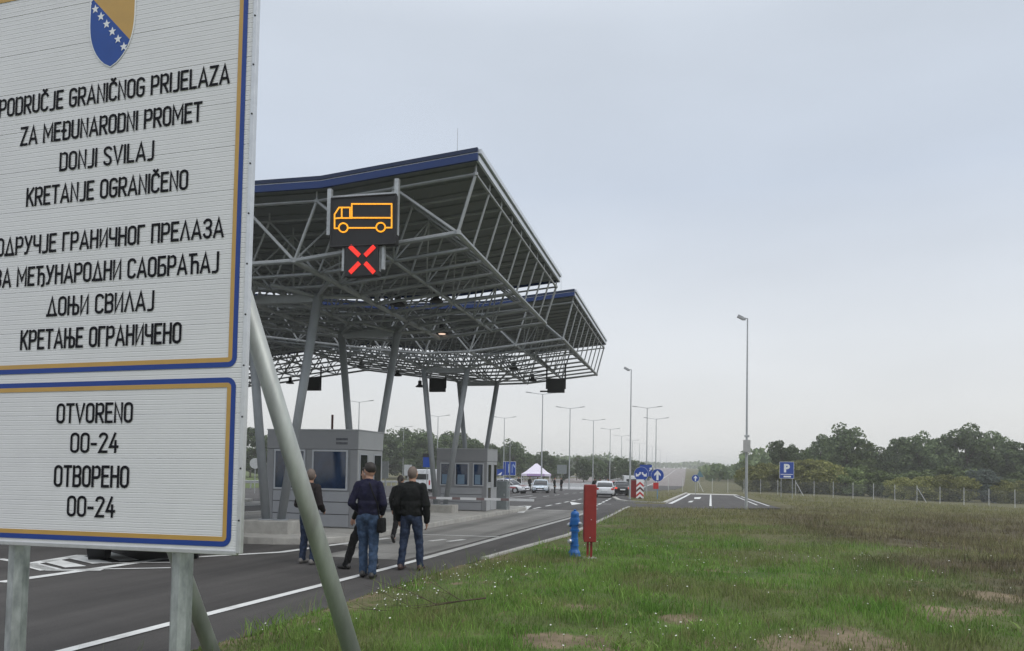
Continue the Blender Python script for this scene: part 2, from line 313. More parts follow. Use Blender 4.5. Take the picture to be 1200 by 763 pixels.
def asphalt_material(name, base, streak, tyre=(), joints=False):
    m = bpy.data.materials.new(name); m.use_nodes = True; t = m.node_tree; b = t.nodes['Principled BSDF']; L = t.links.new
    b.inputs['Roughness'].default_value = .82; b.inputs['Specular IOR Level'].default_value = .35
    g = nd(t, 'ShaderNodeNewGeometry')
    def nse(sc, st=(1, 1, 1), det=6):
        mpn = nd(t, 'ShaderNodeMapping'); mpn.inputs['Scale'].default_value = st; L(g.outputs['Position'], mpn.inputs[0])
        n = nd(t, 'ShaderNodeTexNoise'); n.inputs['Scale'].default_value = sc; n.inputs['Detail'].default_value = det; n.inputs['Roughness'].default_value = .65; L(mpn.outputs[0], n.inputs['Vector']); return n.outputs[0]
    def rng(v, a, bb, c=0., d=1.):
        r = nd(t, 'ShaderNodeMapRange'); r.inputs[1].default_value = a; r.inputs[2].default_value = bb; r.inputs[3].default_value = c; r.inputs[4].default_value = d; L(v, r.inputs[0]); return r.outputs[0]
    fac = None
    for v in (rng(nse(.5), .3, .7, .82, 1.18), rng(nse(1.0, (2.2, .09, 1)), .3, .7, 1-streak, 1+streak), rng(nse(60, det=3), .3, .7, .8, 1.25)):
        if fac is None: fac = v
        else:
            n = nd(t, 'ShaderNodeMath', operation='MULTIPLY'); L(fac, n.inputs[0]); L(v, n.inputs[1]); fac = n.outputs[0]
    sx = nd(t, 'ShaderNodeSeparateXYZ'); L(g.outputs['Position'], sx.inputs[0])
    for x0, wd, amt in tyre:                        # worn, rubbered wheel tracks along the lane
        d = nd(t, 'ShaderNodeMath', operation='SUBTRACT'); L(sx.outputs['X'], d.inputs[0]); d.inputs[1].default_value = x0
        a = nd(t, 'ShaderNodeMath', operation='ABSOLUTE'); L(d.outputs[0], a.inputs[0])
        n = nd(t, 'ShaderNodeMath', operation='MULTIPLY'); L(fac, n.inputs[0]); L(rng(a.outputs[0], 0, wd, amt, 1.), n.inputs[1]); fac = n.outputs[0]
    if joints:
        md = nd(t, 'ShaderNodeMath', operation='PINGPONG'); L(sx.outputs['Y'], md.inputs[0]); md.inputs[1].default_value = 2.5
        n = nd(t, 'ShaderNodeMath', operation='MULTIPLY'); L(fac, n.inputs[0]); L(rng(md.outputs[0], .015, .03, .45, 1.), n.inputs[1]); fac = n.outputs[0]
    mxn = nd(t, 'ShaderNodeMix', data_type='RGBA', blend_type='MULTIPLY'); mxn.inputs[0].default_value = 1; mxn.inputs[6].default_value = (*base, 1); L(fac, mxn.inputs[7])
    L(mxn.outputs[2], b.inputs['Base Color'])
    bn = nd(t, 'ShaderNodeBump'); bn.inputs['Strength'].default_value = .35; bn.inputs['Distance'].default_value = .006; L(nse(90, det=2), bn.inputs['Height']); L(bn.outputs[0], b.inputs['Normal'])
    return m
asphalt = asphalt_material('asphalt', (.064, .060, .057), .24, tyre=((-7.1, .5, .80), (-5.6, .5, .82), (-10.6, .6, .82), (-12.2, .6, .82)))
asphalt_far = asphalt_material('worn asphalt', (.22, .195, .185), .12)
slab_m = asphalt_material('concrete slab', (.235, .23, .215), .18, tyre=((-5.5, .45, .62), (-7.05, .4, .66)), joints=True)
field_m = field_material('field', False); blade_m = field_material('grass blades', True)

# ------------------------------------------------------------------ ground
BORD = [(-60, -8.), (0, -5.6), (6.9, -4.24), (12.6, -4.04), (21.5, -3.3), (32, -3.25), (43, -3.4), (52, -3.3), (90, -7.0), (112, -7.0), (135, -1.5), (160, -.5), (900, -.5), (4000, -.5)]
def border(Y):                                     # right-hand edge of the main pavement
    for (a, xa), (b, xb) in zip(BORD, BORD[1:]):
        if a <= Y <= b: return xa+(xb-xa)*(Y-a)/(b-a)
    return -.5
def exit_l(Y): return -1.55+max(0, Y-52)*.032      # slip road to the parking area
def exit_r(Y): return 5.9+max(0, Y-60)*.01
def in_exit(X, Y):
    if Y < 45.5 or Y > 106: return False
    if Y < 54: return X > -4 and X < 6.2
    return exit_l(Y) < X < exit_r(Y)
def terrain(X, Y):
    z = gz(Y) - .85*sstep(8, 45, X)*sstep(-10, 30, Y)
    if Y > 300: z -= 2.5*sstep(300, 500, Y)*sstep(-2, 30, X)
    return z
def rough(X, Y):
    return .05*noise.noise((X*.5, Y*.5, 0)) + .03*noise.noise((X*1.7, Y*1.7, 4)) + .10*noise.noise((X*.13, Y*.13, 9))
def field_z(X, Y):
    b = border(Y); d = X-b
    if d < 0 or in_exit(X, Y): return terrain(X, Y) - .10
    e = min(1, d/1.2)
    return terrain(X, Y) + .012 + e*(rough(X, Y)+.03)
xs = np.unique(np.concatenate([np.linspace(-2500, -80, 14), np.linspace(-80, -8, 18), np.linspace(-8, 12, 130), np.linspace(12, 60, 70), np.linspace(60, 300, 30), np.linspace(300, 2500, 14)]))
ys = np.unique(np.concatenate([np.linspace(-60, 4, 10), np.linspace(4, 30, 120), np.linspace(30, 120, 130), np.linspace(120, 400, 60), np.linspace(400, 800, 40), np.linspace(800, 4500, 14)]))
gv = np.array([(x, y, field_z(x, y)) for y in ys for x in xs]); nx = len(xs)
ii = np.array([(j*nx+i, j*nx+i+1, (j+1)*nx+i+1, (j+1)*nx+i) for j in range(len(ys)-1) for i in range(nx-1)])
SOIL = [gnd(*p) for p in ((683, 720), (795, 730), (1000, 752), (930, 760), (1100, 720), (640, 758), (1160, 700), (745, 668))]
SRAD = [.26, .24, .50, .36, .42, .30, .45, .22]
bare_v = np.zeros(len(gv))
for p_, r_ in zip(SOIL, SRAD): bare_v = np.maximum(bare_v, np.clip(1.5-np.hypot(gv[:, 0]-p_.x, (gv[:, 1]-p_.y)*.8)/r_, 0, 1))
bord_v = np.interp(gv[:, 1], [p[0] for p in BORD], [p[1] for p in BORD]); dB = gv[:, 0]-bord_v
bare_v = np.maximum(bare_v, np.where((dB > -.2) & (dB < .9) & (gv[:, 1] < 16), np.clip(.62-dB*.62, 0, .62), 0))
go = np_mesh('ground', gv, ii.ravel(), np.full(len(ii), 4), field_m); go.data.polygons.foreach_set('use_smooth', [True]*len(ii)); struct(go)
at_ = go.data.attributes.new('bare', 'FLOAT', 'POINT'); at_.data.foreach_set('value', bare_v.astype(np.float32))

def sheet(name, left, right, Ys, dz, m, skirt=.25):
    mb = MB(); vs = []
    for Y in Ys:
        l, r = left(Y), right(Y)
        for k in range(5):
            x = l+(r-l)*k/4; vs.append((x, Y, gz(Y)+dz))
        vs.append((r, Y, gz(Y)+dz-skirt)); vs.append((l, Y, gz(Y)+dz-skirt))
    fs = []
    for j in range(len(Ys)-1):
        for k in range(4): fs.append((j*7+k, j*7+k+1, j*7+8+k, j*7+7+k))
        fs.append((j*7+4, j*7+5, j*7+12, j*7+11)); fs.append((j*7, j*7+7, j*7+13, j*7+6))
    mb.add(vs, fs); return struct(mb.build(name, m, fix=False))
YR = sorted(set(list(np.linspace(-8, 60, 69))+[6.9, 12.6, 21.5]+list(np.linspace(60, 160, 51))+list(np.linspace(160, 900, 75))))
road_l = lambda Y: -44.0 if Y < 130 else (-44+sstep(130, 300, Y)*17)
sheet('road', road_l, border, [y for y in YR if y <= 160], .0, asphalt)
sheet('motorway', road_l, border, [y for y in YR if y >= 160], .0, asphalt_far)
YE = list(np.linspace(46, 106, 61))
def el_(Y): return -3.42 if Y < 53.5 else exit_l(Y)
def er_(Y): return exit_r(Y) if Y > 52 else exit_r(52)-(52-Y)*1.0
sheet('exit_road', el_, er_, YE, .004, asphalt)
sheet('concrete_lane', lambda Y: -7.75 if Y > 16.3 else -7.0, lambda Y: -5.22+(Y-13.8)*.022, list(np.linspace(13.8, 39, 40)), .005, slab_m, .02)
# far lanes between the other islands
for k, (xl, xr) in enumerate(((-17.2, -11.5), (-30, -21))):
    sheet('concrete_lane', lambda Y: xl, lambda Y: xr, list(np.linspace(15.5, 39, 30)), .005, slab_m, .02)

sheet('pavement', lambda Y: exit_l(99)+.1, lambda Y: 6.5, [97, 100, 103, 106], .014, concrete)
def ribbon(name, pts, w, m=paint_w, dz=.010, closed=False):
    P = [Vector(p) for p in pts]; Q = [P[0]]
    for a, b in zip(P, P[1:]):
        n = max(1, int((b-a).length/2.0))
        for i in range(1, n+1): Q.append(a.lerp(b, i/n))
    vs = []; 
    for i, p in enumerate(Q):
        d = (Q[min(i+1, len(Q)-1)]-Q[max(i-1, 0)]); d.z = 0; d.normalize(); nrm = Vector((-d.y, d.x, 0))
        for s in (1, -1):
            q = p+nrm*s*w/2; vs.append((q.x, q.y, gz(q.y)+dz))
    mb = MB(); mb.add(vs, [(2*i, 2*i+1, 2*i+3, 2*i+2) for i in range(len(Q)-1)])
    return mb
class Marks:
    def __init__(s): s.mb = MB()
    def line(s, pts, w, dz=.010):
        r = ribbon('', pts, w, dz=dz); s.mb.add(r.v, r.f); return s
    def px(s, pts, w, dz=.010): return s.line([gnd(*p) for p in pts], w, dz)
    def dashes(s, a, b, n, duty, w, dz=.010):
        a, b = Vector(a), Vector(b)
        for i in range(n): s.line([a.lerp(b, i/n), a.lerp(b, (i+duty)/n)], w, dz)
        return s
    def poly(s, pts, dz=.011):
        s.mb.add([(p.x, p.y, gz(p.y)+dz) for p in pts], [tuple(range(len(pts)))]); return s
mk = Marks()
mk.line([(-5.75, 2, 0), (-5.2, 8.2, 0), (-4.98, 12.7, 0), (-4.95, 14.0, 0)], .14)
m2k = Marks(); m2k.line([(-4.95, 14.0, 0), (-4.6, 31.5, 0), (-4.75, 42, 0)], .19)
struct(m2k.mb.build('road_marking', mat('dull concrete edging', (.44, .44, .42), .8, 0, .15, 5, dirt=.4), fix=False))
mk.px([(0, 683), (95, 669.5), (190, 655.5), (330, 647.5), (383, 640), (455, 631)], .20)
mk.px([(0, 655.5), (31, 661)], .13).px([(31, 662), (97, 651)], .24).px([(31, 661), (60, 668.5), (120, 668.5)], .2)
for a, b in (((31, 661), (60, 668.5)), ((58, 657), (89, 664.8)), ((86, 652.8), (120, 660.5)), ((118, 647.5), (152, 657.5))):
    mk.px([a, b], .32)
mk.px([(60, 668.5), (200, 666)], .09).px([(120, 660.5), (200, 659.5)], .09)
for x in (-13.9, -17.3, -20.6): mk.line([(x, 9, 0), (x, 70, 0)], .14, .012)
mk.dashes((-24, 42, 0), (-24, 110, 0), 11, .5, .14); mk.dashes((-12.2, 42, 0), (-12.5, 110, 0), 11, .5, .14); mk.dashes((-16.2, 42, 0), (-16.6, 110, 0), 11, .5, .14); mk.dashes((-20.2, 42, 0), (-20.4, 110, 0), 11, .5, .14)
mk.dashes((-7.7, 35.5, 0), (-8.5, 72, 0), 9, .55, .16)
mk.dashes((-5.0, 40, 0), (-6.8, 76, 0), 8, .6, .18)
mk.px([(585, 594.5), (620, 593)], .30).px([(620, 593), (610, 601)], .30)
mk.px([(494.7, 626.8), (584.7, 629.5)], .12, .011).px([(504, 634.5), (521, 632.6)], .16, .011).px([(525, 635), (544, 632.7)], .16, .011)
for q in ([(668, 588.2), (682, 590.4), (670, 592)],): mk.poly([gnd(*p) for p in q])
mk.line([gnd(682, 590.2), gnd(716, 591)], .25)
mk.line([(-1.1+.0, 55, 0), (exit_l(80)+.45, 80, 0), (exit_l(100)+.45, 100, 0)], .30, .016)
mk.line([(1.55, 52, 0), (2.9, 97, 0)], .15, .016)
mk.line([(4.9, 57, 0), (5.5, 95, 0)], .15, .016); mk.line([(5.55, 55.5, 0), (6.0, 90, 0)], .14, .016)
mk.line([(exit_l(101)+.4, 101, 0), (6.4, 101, 0)], .5, .016)
mk.poly([Vector(p) for p in ((.1, 60, 0), (.4, 60, 0), (.6, 65, 0), (.3, 64, 0))], .017); mk.poly([Vector(p) for p in ((.7, 72, 0), (1.2, 72, 0), (1.5, 81, 0), (.8, 79, 0))], .017)
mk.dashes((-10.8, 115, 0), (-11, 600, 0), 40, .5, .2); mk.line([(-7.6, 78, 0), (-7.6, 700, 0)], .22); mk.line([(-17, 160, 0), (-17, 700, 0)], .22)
struct(mk.mb.build('road_marking', paint_w, fix=False))

def kerb(name, pts, w, h, m=kerb_m, base=-.1):
    P = [Vector(p) for p in pts]; vs = []
    Q = [P[0]]
    for a, b in zip(P, P[1:]):
        n = max(1, int((b-a).length/1.5))
        for i in range(1, n+1): Q.append(a.lerp(b, i/n))
    for i, p in enumerate(Q):
        d = Q[min(i+1, len(Q)-1)]-Q[max(i-1, 0)]; d.z = 0; d.normalize(); nr = Vector((-d.y, d.x, 0))
        for s, hh in ((.5, base), (.5, h), (-.5, h), (-.5, base)):
            q = p+nr*w*s; vs.append((q.x, q.y, gz(q.y)+hh))
    mb = MB(); n = len(Q)
    fs = [(4*i+k, 4*i+k+1, 4*i+5+k, 4*i+4+k) for i in range(n-1) for k in range(3)] + [(0, 1, 2, 3), (4*n-1, 4*n-2, 4*n-3, 4*n-4)]
    mb.add(vs, fs); return struct(mb.build(name, m))
kerb('kerb', [(border(Y)+.06, Y, 0) for Y in (14.5, 18, 21.5, 28, 36, 43, 46)], .13, .05)
kerb('kerb', [(-6.6, 71, 0), (-5.0, 59, 0), (-4.2, 56.2, 0), (-2.2, 54.8, 0), (-1.5, 55.2, 0), (exit_l(80)-.1, 80, 0), (exit_l(104)-.1, 104, 0)], .30, .12)

def island(x0, x1, y0, y1):
    n = 10; out = []
    r = (x1-x0)/2; cx = (x0+x1)/2
    for i in range(n+1):
        t = math.pi+math.pi*i/n; out.append((cx+r*math.cos(t), y0+r*.9+r*.9*math.sin(t)))
    for i in range(n+1):
        t = math.pi*i/n; out.append((cx+r*math.cos(t), y1-r*.9+r*.9*math.sin(t)))
    mb = MB(); N = len(out)
    # walls and a top split by rows so that it follows the falling road
    vs = [(x, y, gz(y)-.1) for x, y in out] + [(x, y, gz(y)+.13) for x, y in out] + [(cx+(x-cx)*.985, y, gz(y)+.15) for x, y in out]
    fs = [(i, (i+1) % N, N+(i+1) % N, N+i) for i in range(N)] + [(N+i, N+(i+1) % N, 2*N+(i+1) % N, 2*N+i) for i in range(N)]
    mb.add(vs, fs)
    L_ = out[:n+1]; R_ = []
    for i in range(n//2): mb.add([], [])
    b = 2*N
    for i in range(n//2): pass
    fs2 = []
    for i in range(n//2):
        a0, a1 = i, i+1; c0, c1 = n-i, n-i-1
        if a1 < c1: fs2.append((b+a0, b+a1, b+c1, b+c0))
        elif a1 == c1: fs2.append((b+a0, b+a1, b+c0))
    for i in range(n//2):
        a0, a1 = n+1+i, n+2+i; c0, c1 = 2*n+1-i, 2*n-i
        if a1 < c1: fs2.append((b+a0, b+a1, b+c1, b+c0))
        elif a1 == c1: fs2.append((b+a0, b+a1, b+c0))
    fs2.append((b+0, b+n, b+n+1, b+2*n+1))
    mb.f += fs2; mb.m += [0]*len(fs2)
    return struct(mb.build('traffic_island', concrete))
island(-11.5, -7.72, 15.6, 39)
island(-26.4, -23.1, 15.6, 39)

# ------------------------------------------------------------------ canopies
XR = [-4.1, -7.4, -10.8, -17.0, -23.2, -26.6, -29.9]
ZR = [7.96, 7.62, 7.62, 8.22, 7.62, 7.62, 7.96]
XB = [-4.1, -4.5, -8.4, -10.4, -17.0, -23.6, -25.6, -29.9]
ZB = [6.42, 6.37, 5.92, 5.92, 6.75, 5.92, 5.92, 6.42]
def lin(X, xs_, zs_):
    for (a, za), (b, zb) in zip(zip(xs_, zs_), zip(xs_[1:], zs_[1:])):
        if b <= X <= a: return za+(zb-za)*(X-a)/(b-a)
    return zs_[0] if X > xs_[0] else zs_[-1]
def canopy(label, y0, y1, dzr, dzb, vrows, beam_z, xe):
    root = empty('canopy', (-9.4, y0, gz(y0)))
    off = -Vector(root.location)
    tag(root, label, 'canopy')
    def bld(mb, name, m, smooth=False):
        mb.v = [tuple(Vector(v)+off) for v in mb.v]; return mb.build(name, m, root, smooth=smooth)
    zr = lambda X: lin(X, XR, ZR)+dzr
    zb = lambda X: lin(X, XB, ZB)+dzb
    XX = [xe]+XR[1:]
    d = MB()
    for i in range(len(XX)-1):
        a, b = XX[i], XX[i+1]; za, zb_ = lin(XR[i], XR, ZR)+dzr, lin(XR[i+1], XR, ZR)+dzr
        # corrugated deck: thin folded sheet, ribs across the slope
        d.add([(a, y0, za-.03), (b, y0, zb_-.03), (b, y1, zb_-.03), (a, y1, za-.03), (a, y0, za-.16), (b, y0, zb_-.16), (b, y1, zb_-.16), (a, y1, za-.16)],
              [(0, 1, 2, 3), (7, 6, 5, 4), (0, 4, 5, 1), (2, 6, 7, 3), (1, 5, 6, 2), (0, 3, 7, 4)])
        y = y0+.35
        while y < y1-.2:
            d.add([(a, y-.02, za-.158), (b, y-.02, zb_-.158), (b, y+.02, zb_-.158), (a, y+.02, za-.158), (a, y-.02, za-.19), (b, y-.02, zb_-.19), (b, y+.02, zb_-.19), (a, y+.02, za-.19)],
                  [(0, 4, 5, 1), (2, 6, 7, 3), (7, 6, 5, 4), (0, 3, 7, 4), (1, 2, 6, 5)]); y += .62
    bld(d, 'roof_deck', roof_m)
    for yy, s in ((y0, -1), (y1, 1)):
        f = MB()
        for i in range(len(XX)-1):
            a, b = XX[i]+(.04 if i == 0 else 0), XX[i+1]; za, zc = lin(XR[i], XR, ZR)+dzr, lin(XR[i+1], XR, ZR)+dzr
            for t, bt, yo, mi in ((.02, -.062, .07, 1), (-.065, -.080, .05, 2), (-.083, -.225, .06, 0)):
                f.add([(a, yy+s*.003, za+bt), (b, yy+s*.003, zc+bt), (b, yy+s*.003, zc+t), (a, yy+s*.003, za+t), (a, yy+s*yo, za+bt), (b, yy+s*yo, zc+bt), (b, yy+s*yo, zc+t), (a, yy+s*yo, za+t)],
                      [(0, 1, 2, 3), (4, 7, 6, 5), (3, 2, 6, 7), (0, 4, 5, 1), (0, 3, 7, 4), (1, 5, 6, 2)], mi)
        bld(f, 'fascia', [blue_fascia, blue_trim, white_trim])
    for X, s in ((xe, 1), (XX[-1], -1)):
        e = MB(); z = zr(X if X != xe else XR[0])
        e.box((X+s*.055, (y0+y1)/2, z-.03), (.09, y1-y0-.02, .09)); e.box((X+s*.03, (y0+y1)/2, z-.17), (.05, y1-y0-.02, .12))
        bld(e, 'edge_trim', white_trim)
    NF = 10
    top = [xe-.05-1.72*i for i in range(16)]
    low = [xe-.40-1.785*i for i in range(15)]
    tz = lambda X: zr(max(min(X, XR[0]), XR[-1]))-.42
    Ys = [y0+.16+(y1-y0-.32)*j/(NF-1) for j in range(NF)]
    for j, Y in enumerate(Ys):
        t = MB(); heavy = j in (0, NF-1)
        tp = [Vector((x, Y, tz(x))) for x in top]; lp = [Vector((x, Y, zb(x))) for x in low]
        rt, rl, rw = (.032, .052, .034) if heavy else (.026, .040, .026)
        t.path(tp, rt, 6); t.path(lp, rl, 8)
        for i in range(15):
            t.tube(tp[i], lp[i], rw, n=6); t.tube(lp[i], tp[i+1], rw, n=6)
        for i in range(16):                       # stubs that carry the deck, node balls
            t.tube(tp[i], tp[i]+Vector((0, 0, .2)), .022, n=5)
            if heavy: t.lathe([(.01, -.05), (.05, -.03), (.05, .03), (.01, .05)], tp[i], 8)
        if heavy:
            for q in lp: t.lathe([(.01, -.07), (.07, -.04), (.07, .04), (.01, .07)], q, 8)
        bld(t, 'cross_frame', truss_m)
    for i in range(0, 15):
        X = low[i]; c = MB(); r = .062 if i in (0, 2, 4, 7, 10, 12, 14) else .036
        c.tube((X, Ys[0], zb(X)), (X, Ys[-1], zb(X)), r, n=8)
        bld(c, 'bottom_chord', truss_m)
    for i in range(15):                           # bracing in the planes between the frames
        br = MB()
        for j in range(NF-1):
            a = Vector((low[i], Ys[j], zb(low[i])))
            if (i+j) % 2 == 0 and i > 0: br.tube(a, (top[i], Ys[j+1], tz(top[i])), .021, n=5)
            elif i > 0: br.tube((low[i], Ys[j+1], zb(low[i])), (top[i], Ys[j], tz(top[i])), .021, n=5)
            if i in (1, 3, 5, 8, 11) and i < 14: br.tube(a, (low[i+1], Ys[j+1], zb(low[i+1])), .021, n=5)
        if br.v: bld(br, 'bracing', truss_m)
    for X in (top[0], top[5], top[10], top[15]):
        c = MB(); c.tube((X, Ys[0], tz(X)), (X, Ys[-1], tz(X)), .034, n=6); bld(c, 'top_chord', truss_m)
    for xc0 in (-9.4, -24.6):
        for Y, dxr in vrows:
            xc = xc0+dxr
            gzz = gz(Y)+.15; b = MB(); b.box((xc-.1, Y, gzz+.14), (1.25, .85, .34)); ob = bld(b, 'concrete_base', concrete)
            bv = ob.modifiers.new('bevel', 'BEVEL'); bv.width = .02; bv.segments = 2
            tops = []
            for s in (-1, 1):
                c = MB(); p0 = Vector((xc-.1+s*.2, Y, gzz+.30)); p1 = Vector((xc+s*.92, Y, beam_z)); tops.append(p1)
                c.tube(p0, p1+(p1-p0).normalized()*.12, .104, .112, n=20); c.lathe([(.19, 0), (.19, .03)], p0, 14)
                co_ = bld(c, 'support_column', column_m)
                for pg in co_.data.polygons: pg.use_smooth = len(pg.vertices) == 4
                h = MB()
                for dx in (-1, 1):
                    for dy in (-1, 1):
                        h.tube(p1+Vector((0, 0, .05)), (p1.x+dx*.75, Y+dy*.9, zb(p1.x+dx*.75)-.03), .045, n=8)
                bld(h, 'column_head', truss_m)
            b = MB(); b.box(((tops[0].x+tops[1].x)/2, Y, beam_z+.02), (tops[1].x-tops[0].x, .16, .2)); bld(b, 'tie_beam', column_m)
    for X, Y in ((xe-.55, y0+.5), (XR[-1]+.6, y1-.6)):
        l = MB(); zz = zr(X); l.tube((X, Y, zz-.05), (X, Y, zz+.12), .02, n=6); l.tube((X, Y, zz+.1), (X, Y, zz+.75), .007, .004, n=5); bld(l, 'lightning_rod', galv)
    return root
canopy('large lattice steel canopy with blue fascia nearest the big white sign, on splayed grey columns', 14.4, 24.4, 0, 0, ((17.05, -.32), (22.0, -.19)), 5.72, -4.1)
canopy('farther lattice steel canopy behind the first one, sheltering the second booth', 27.75, 39.0, .29, .1, ((29.75, -.2), (34.75, -.2)), 5.58, -4.1)

# lit lane signals on the first canopy
def glow(name, col, s):
    m = bpy.data.materials.new(name); m.use_nodes = True; b = m.node_tree.nodes['Principled BSDF']; b.inputs['Base Color'].default_value = (.05, .03, .01, 1)
    b.inputs['Emission Color'].default_value = (*col, 1); b.inputs['Emission Strength'].default_value = s
    t = m.node_tree; tcn = nd(t, 'ShaderNodeTexCoord'); v = nd(t, 'ShaderNodeTexVoronoi'); v.inputs['Scale'].default_value = 45; t.links.new(tcn.outputs['Object'], v.inputs['Vector'])
    r = nd(t, 'ShaderNodeMapRange'); r.inputs[1].default_value = .0; r.inputs[2].default_value = .6; r.inputs[3].default_value = s*1.25; r.inputs[4].default_value = s*.75; t.links.new(v.outputs['Distance'], r.inputs[0]); t.links.new(r.outputs[0], b.inputs['Emission Strength'])
    return m
amber = glow('amber leds', (1.0, .40, .02), 1.2); redled = glow('red leds', (1.0, .022, .018), .95); lampglow = glow('lamp glow', (1, .72, .55), 1.0)
def Z4(x, y): return 280+x*.2622, 140+y*.2622
YS = 14.05
def local(root, p): return Vector(p)-root.location
c0 = at_y(425, 259, YS)
tr = empty('lane_display', c0); tag(tr, 'black hanging lane display with an amber lit lorry outline', 'lane signal')
def rect_box(root, x0, y0, x1, y1, Y, dep, name, m, par=None, bev=.01):
    a = at_y(x0, y0, Y); b = at_y(x1, y1, Y); c = (a+b)/2; mb = MB(); mb.box(local(root, (c.x, Y+dep/2, c.z)), (abs(b.x-a.x), dep, abs(b.z-a.z))); return mb.build(name, m, par or root, bevel=bev)
hs = rect_box(tr, 388.5, 232.5, 463, 285.5, YS, .2, 'housing', black_m)
rim = MB(); a = local(tr, at_y(388.5, 232.5, YS)); b = local(tr, at_y(463, 285.5, YS))
for p, q in (((a.x, a.z), (b.x, a.z)), ((a.x, b.z), (b.x, b.z)), ((a.x, a.z), (a.x, b.z)), ((b.x, a.z), (b.x, b.z))): rim.tube((p[0], 0, p[1]), (q[0], 0, q[1]), .018, n=6)
rim.build('rim', black_m, tr)
def strokes(root, segs, w, name, m, Y, ext=.4):
    mb = MB()
    for s in segs:
        P = [local(root, at_y(*Z4(*p), Y)) for p in s]
        for a, b in zip(P, P[1:]):
            d = (b-a); d.y = 0; L_ = d.length; d.normalize(); n = Vector((-d.z, 0, d.x)); a2 = a-d*w*ext; b2 = b+d*w*ext
            mb.prism([a2+n*w/2, b2+n*w/2, b2-n*w/2, a2-n*w/2], (0, -.012, 0))
    return mb.build(name, m, root)
circ = lambda cx, cy, r: [(cx+r*math.cos(2*math.pi*i/18), cy+r*math.sin(2*math.pi*i/18)) for i in range(19)]
strokes(tr, [[(448, 487), (428, 487), (428, 425), (448, 394), (497, 394), (497, 440)], [(505, 378), (683, 378), (683, 440), (505, 440), (505, 378)], [(460, 396), (460, 440), (430, 443)], [(460, 441), (505, 441)],
             [(683, 440), (683, 484), (655, 484)], [(488, 485), (612, 485)], circ(467, 484, 20), circ(634, 482, 20)], .027, 'lorry_symbol', amber, YS-.002)
for x in (386.5, 465):
    p = at_y(x, 222 if x < 400 else 210, YS+.12); q = at_y(x, 276, YS+.12); mb = MB(); mb.box(local(tr, (p+q)/2), (.085, .085, (p-q).length)); mb.build('hanger', galv, tr)
mb = MB(); p = at_y(388, 238, YS+.2); q = at_y(463, 232, YS+.2); mb.box(local(tr, (p.x*.5+q.x*.5, YS+.3, p.z+.15)), (q.x-p.x, .05, .05)); mb.build('crossbar', galv, tr)
c1 = at_y(424, 303, YS)
xr = empty('lane_signal', c1); tag(xr, 'small black square signal with a red lit X under the lorry display', 'lane signal')
rect_box(xr, 404.5, 284.8, 442.5, 322.5, YS, .18, 'housing', black_m)
strokes(xr, [[(500, 571), (535, 605)], [(602, 571), (568, 605)], [(500, 681), (535, 645)], [(601, 681), (568, 645)]], .09, 'cross_symbol', redled, YS-.002, .3)
for x in (403, 444.5, 449.5):
    p = at_y(x, 285 if x < 449 else 287, YS+.1); q = at_y(x, 318 if x < 449 else 316, YS+.1); mb = MB(); mb.box(local(xr, (p+q)/2), (.05, .08, (p-q).length)); mb.build('side_bracket', galv, xr)
# unlit backs of the signals for the other direction, on the far canopy
for k, (x0, y0, x1, y1, Y, lab) in enumerate(((357.5, 442, 374.5, 457.5, 35.5, 'leftmost of the three unlit black signal boxes hanging under the canopy'),
                                    (503, 443.5, 521, 459, 35.5, 'unlit black signal box hanging above the second booth'),
                                    (641.5, 443.5, 661, 460, 33.5, 'unlit black signal box hanging alone at the right end of the farther canopy'))):
    c = at_y((x0+x1)/2, (y0+y1)/2, Y); e = empty('unlit_lane_signal', c); tag(e, lab, 'lane signal', 'unlit signal boxes under the canopies')
    rect_box(e, x0, y0, x1, y1, Y, .2, 'housing', black_m)
    for x in (x0-1, x1+1.2) if k == 2 else (x1+1.2,):
        p = at_y(x, y1-4, Y+.1); zt = max(lin(p.x, XB, ZB)+.05, p.z+.3); mb = MB(); mb.box(local(e, (p.x, Y+.1, (p.z+zt)/2)), (.06, .06, zt-p.z)); mb.build('hanger', black_m, e)
    if k == 2:
        p = at_y(640, 458.5, Y); mb = MB(); mb.box(local(e, (p.x-.1, Y+.05, p.z)), (.35, .1, .06)); mb.build('camera', black_m, e)
# high-bay lamps on rods
lampdefs = [(340, 449, 37.5, 'over the far left lanes'), (492, 453, 36.5, 'between the second splayed column and the middle signal box'), (423, 429, 36.8, 'high between the first booth columns'), (466, 440, 36.9, 'just right of the column behind the first booth'),
            (602, 432, 33, 'right of the last splayed columns'), (624, 446, 36.5, 'next to the right end signal box'), (466, 357, 20, 'under the middle of the first canopy'), (511, 353, 22, 'under the right part of the first canopy'), (555, 400, 28.8, 'under the front of the farther canopy')]
def lamp(px, py, Y, lab, lit=False):
    p = at_y(px, py, Y); e = empty('hanging_lamp', p); tag(e, lab, 'lamp', 'high bay lamps hung from the canopies')
    zt = lin(p.x, XB, ZB)+(.1 if Y > 26 else 0)-p.z
    zt = max(zt, .5); m = MB(); m.tube((0, 0, .2), (0, 0, zt), .012, n=6); m.build('rod', black_m, e)
    m = MB(); m.lathe([(.06, .30), (.09, .28), (.09, .12), (.10, .10), (.22, .0), (.21, -.03)], n=16); m.build('lamp_shade', black_m, e)
    if lit:
        m = MB(); m.lathe([(.11, -.05), (.12, -.035)], n=16); m.build('diffuser', lampglow, e)
for a in lampdefs: lamp(a[0], a[1], a[2], 'dark unlit bell lamp '+a[3])
lamp(518, 390, 24.0, 'the one bell lamp whose bulb glows, under the edge of the first canopy', True)

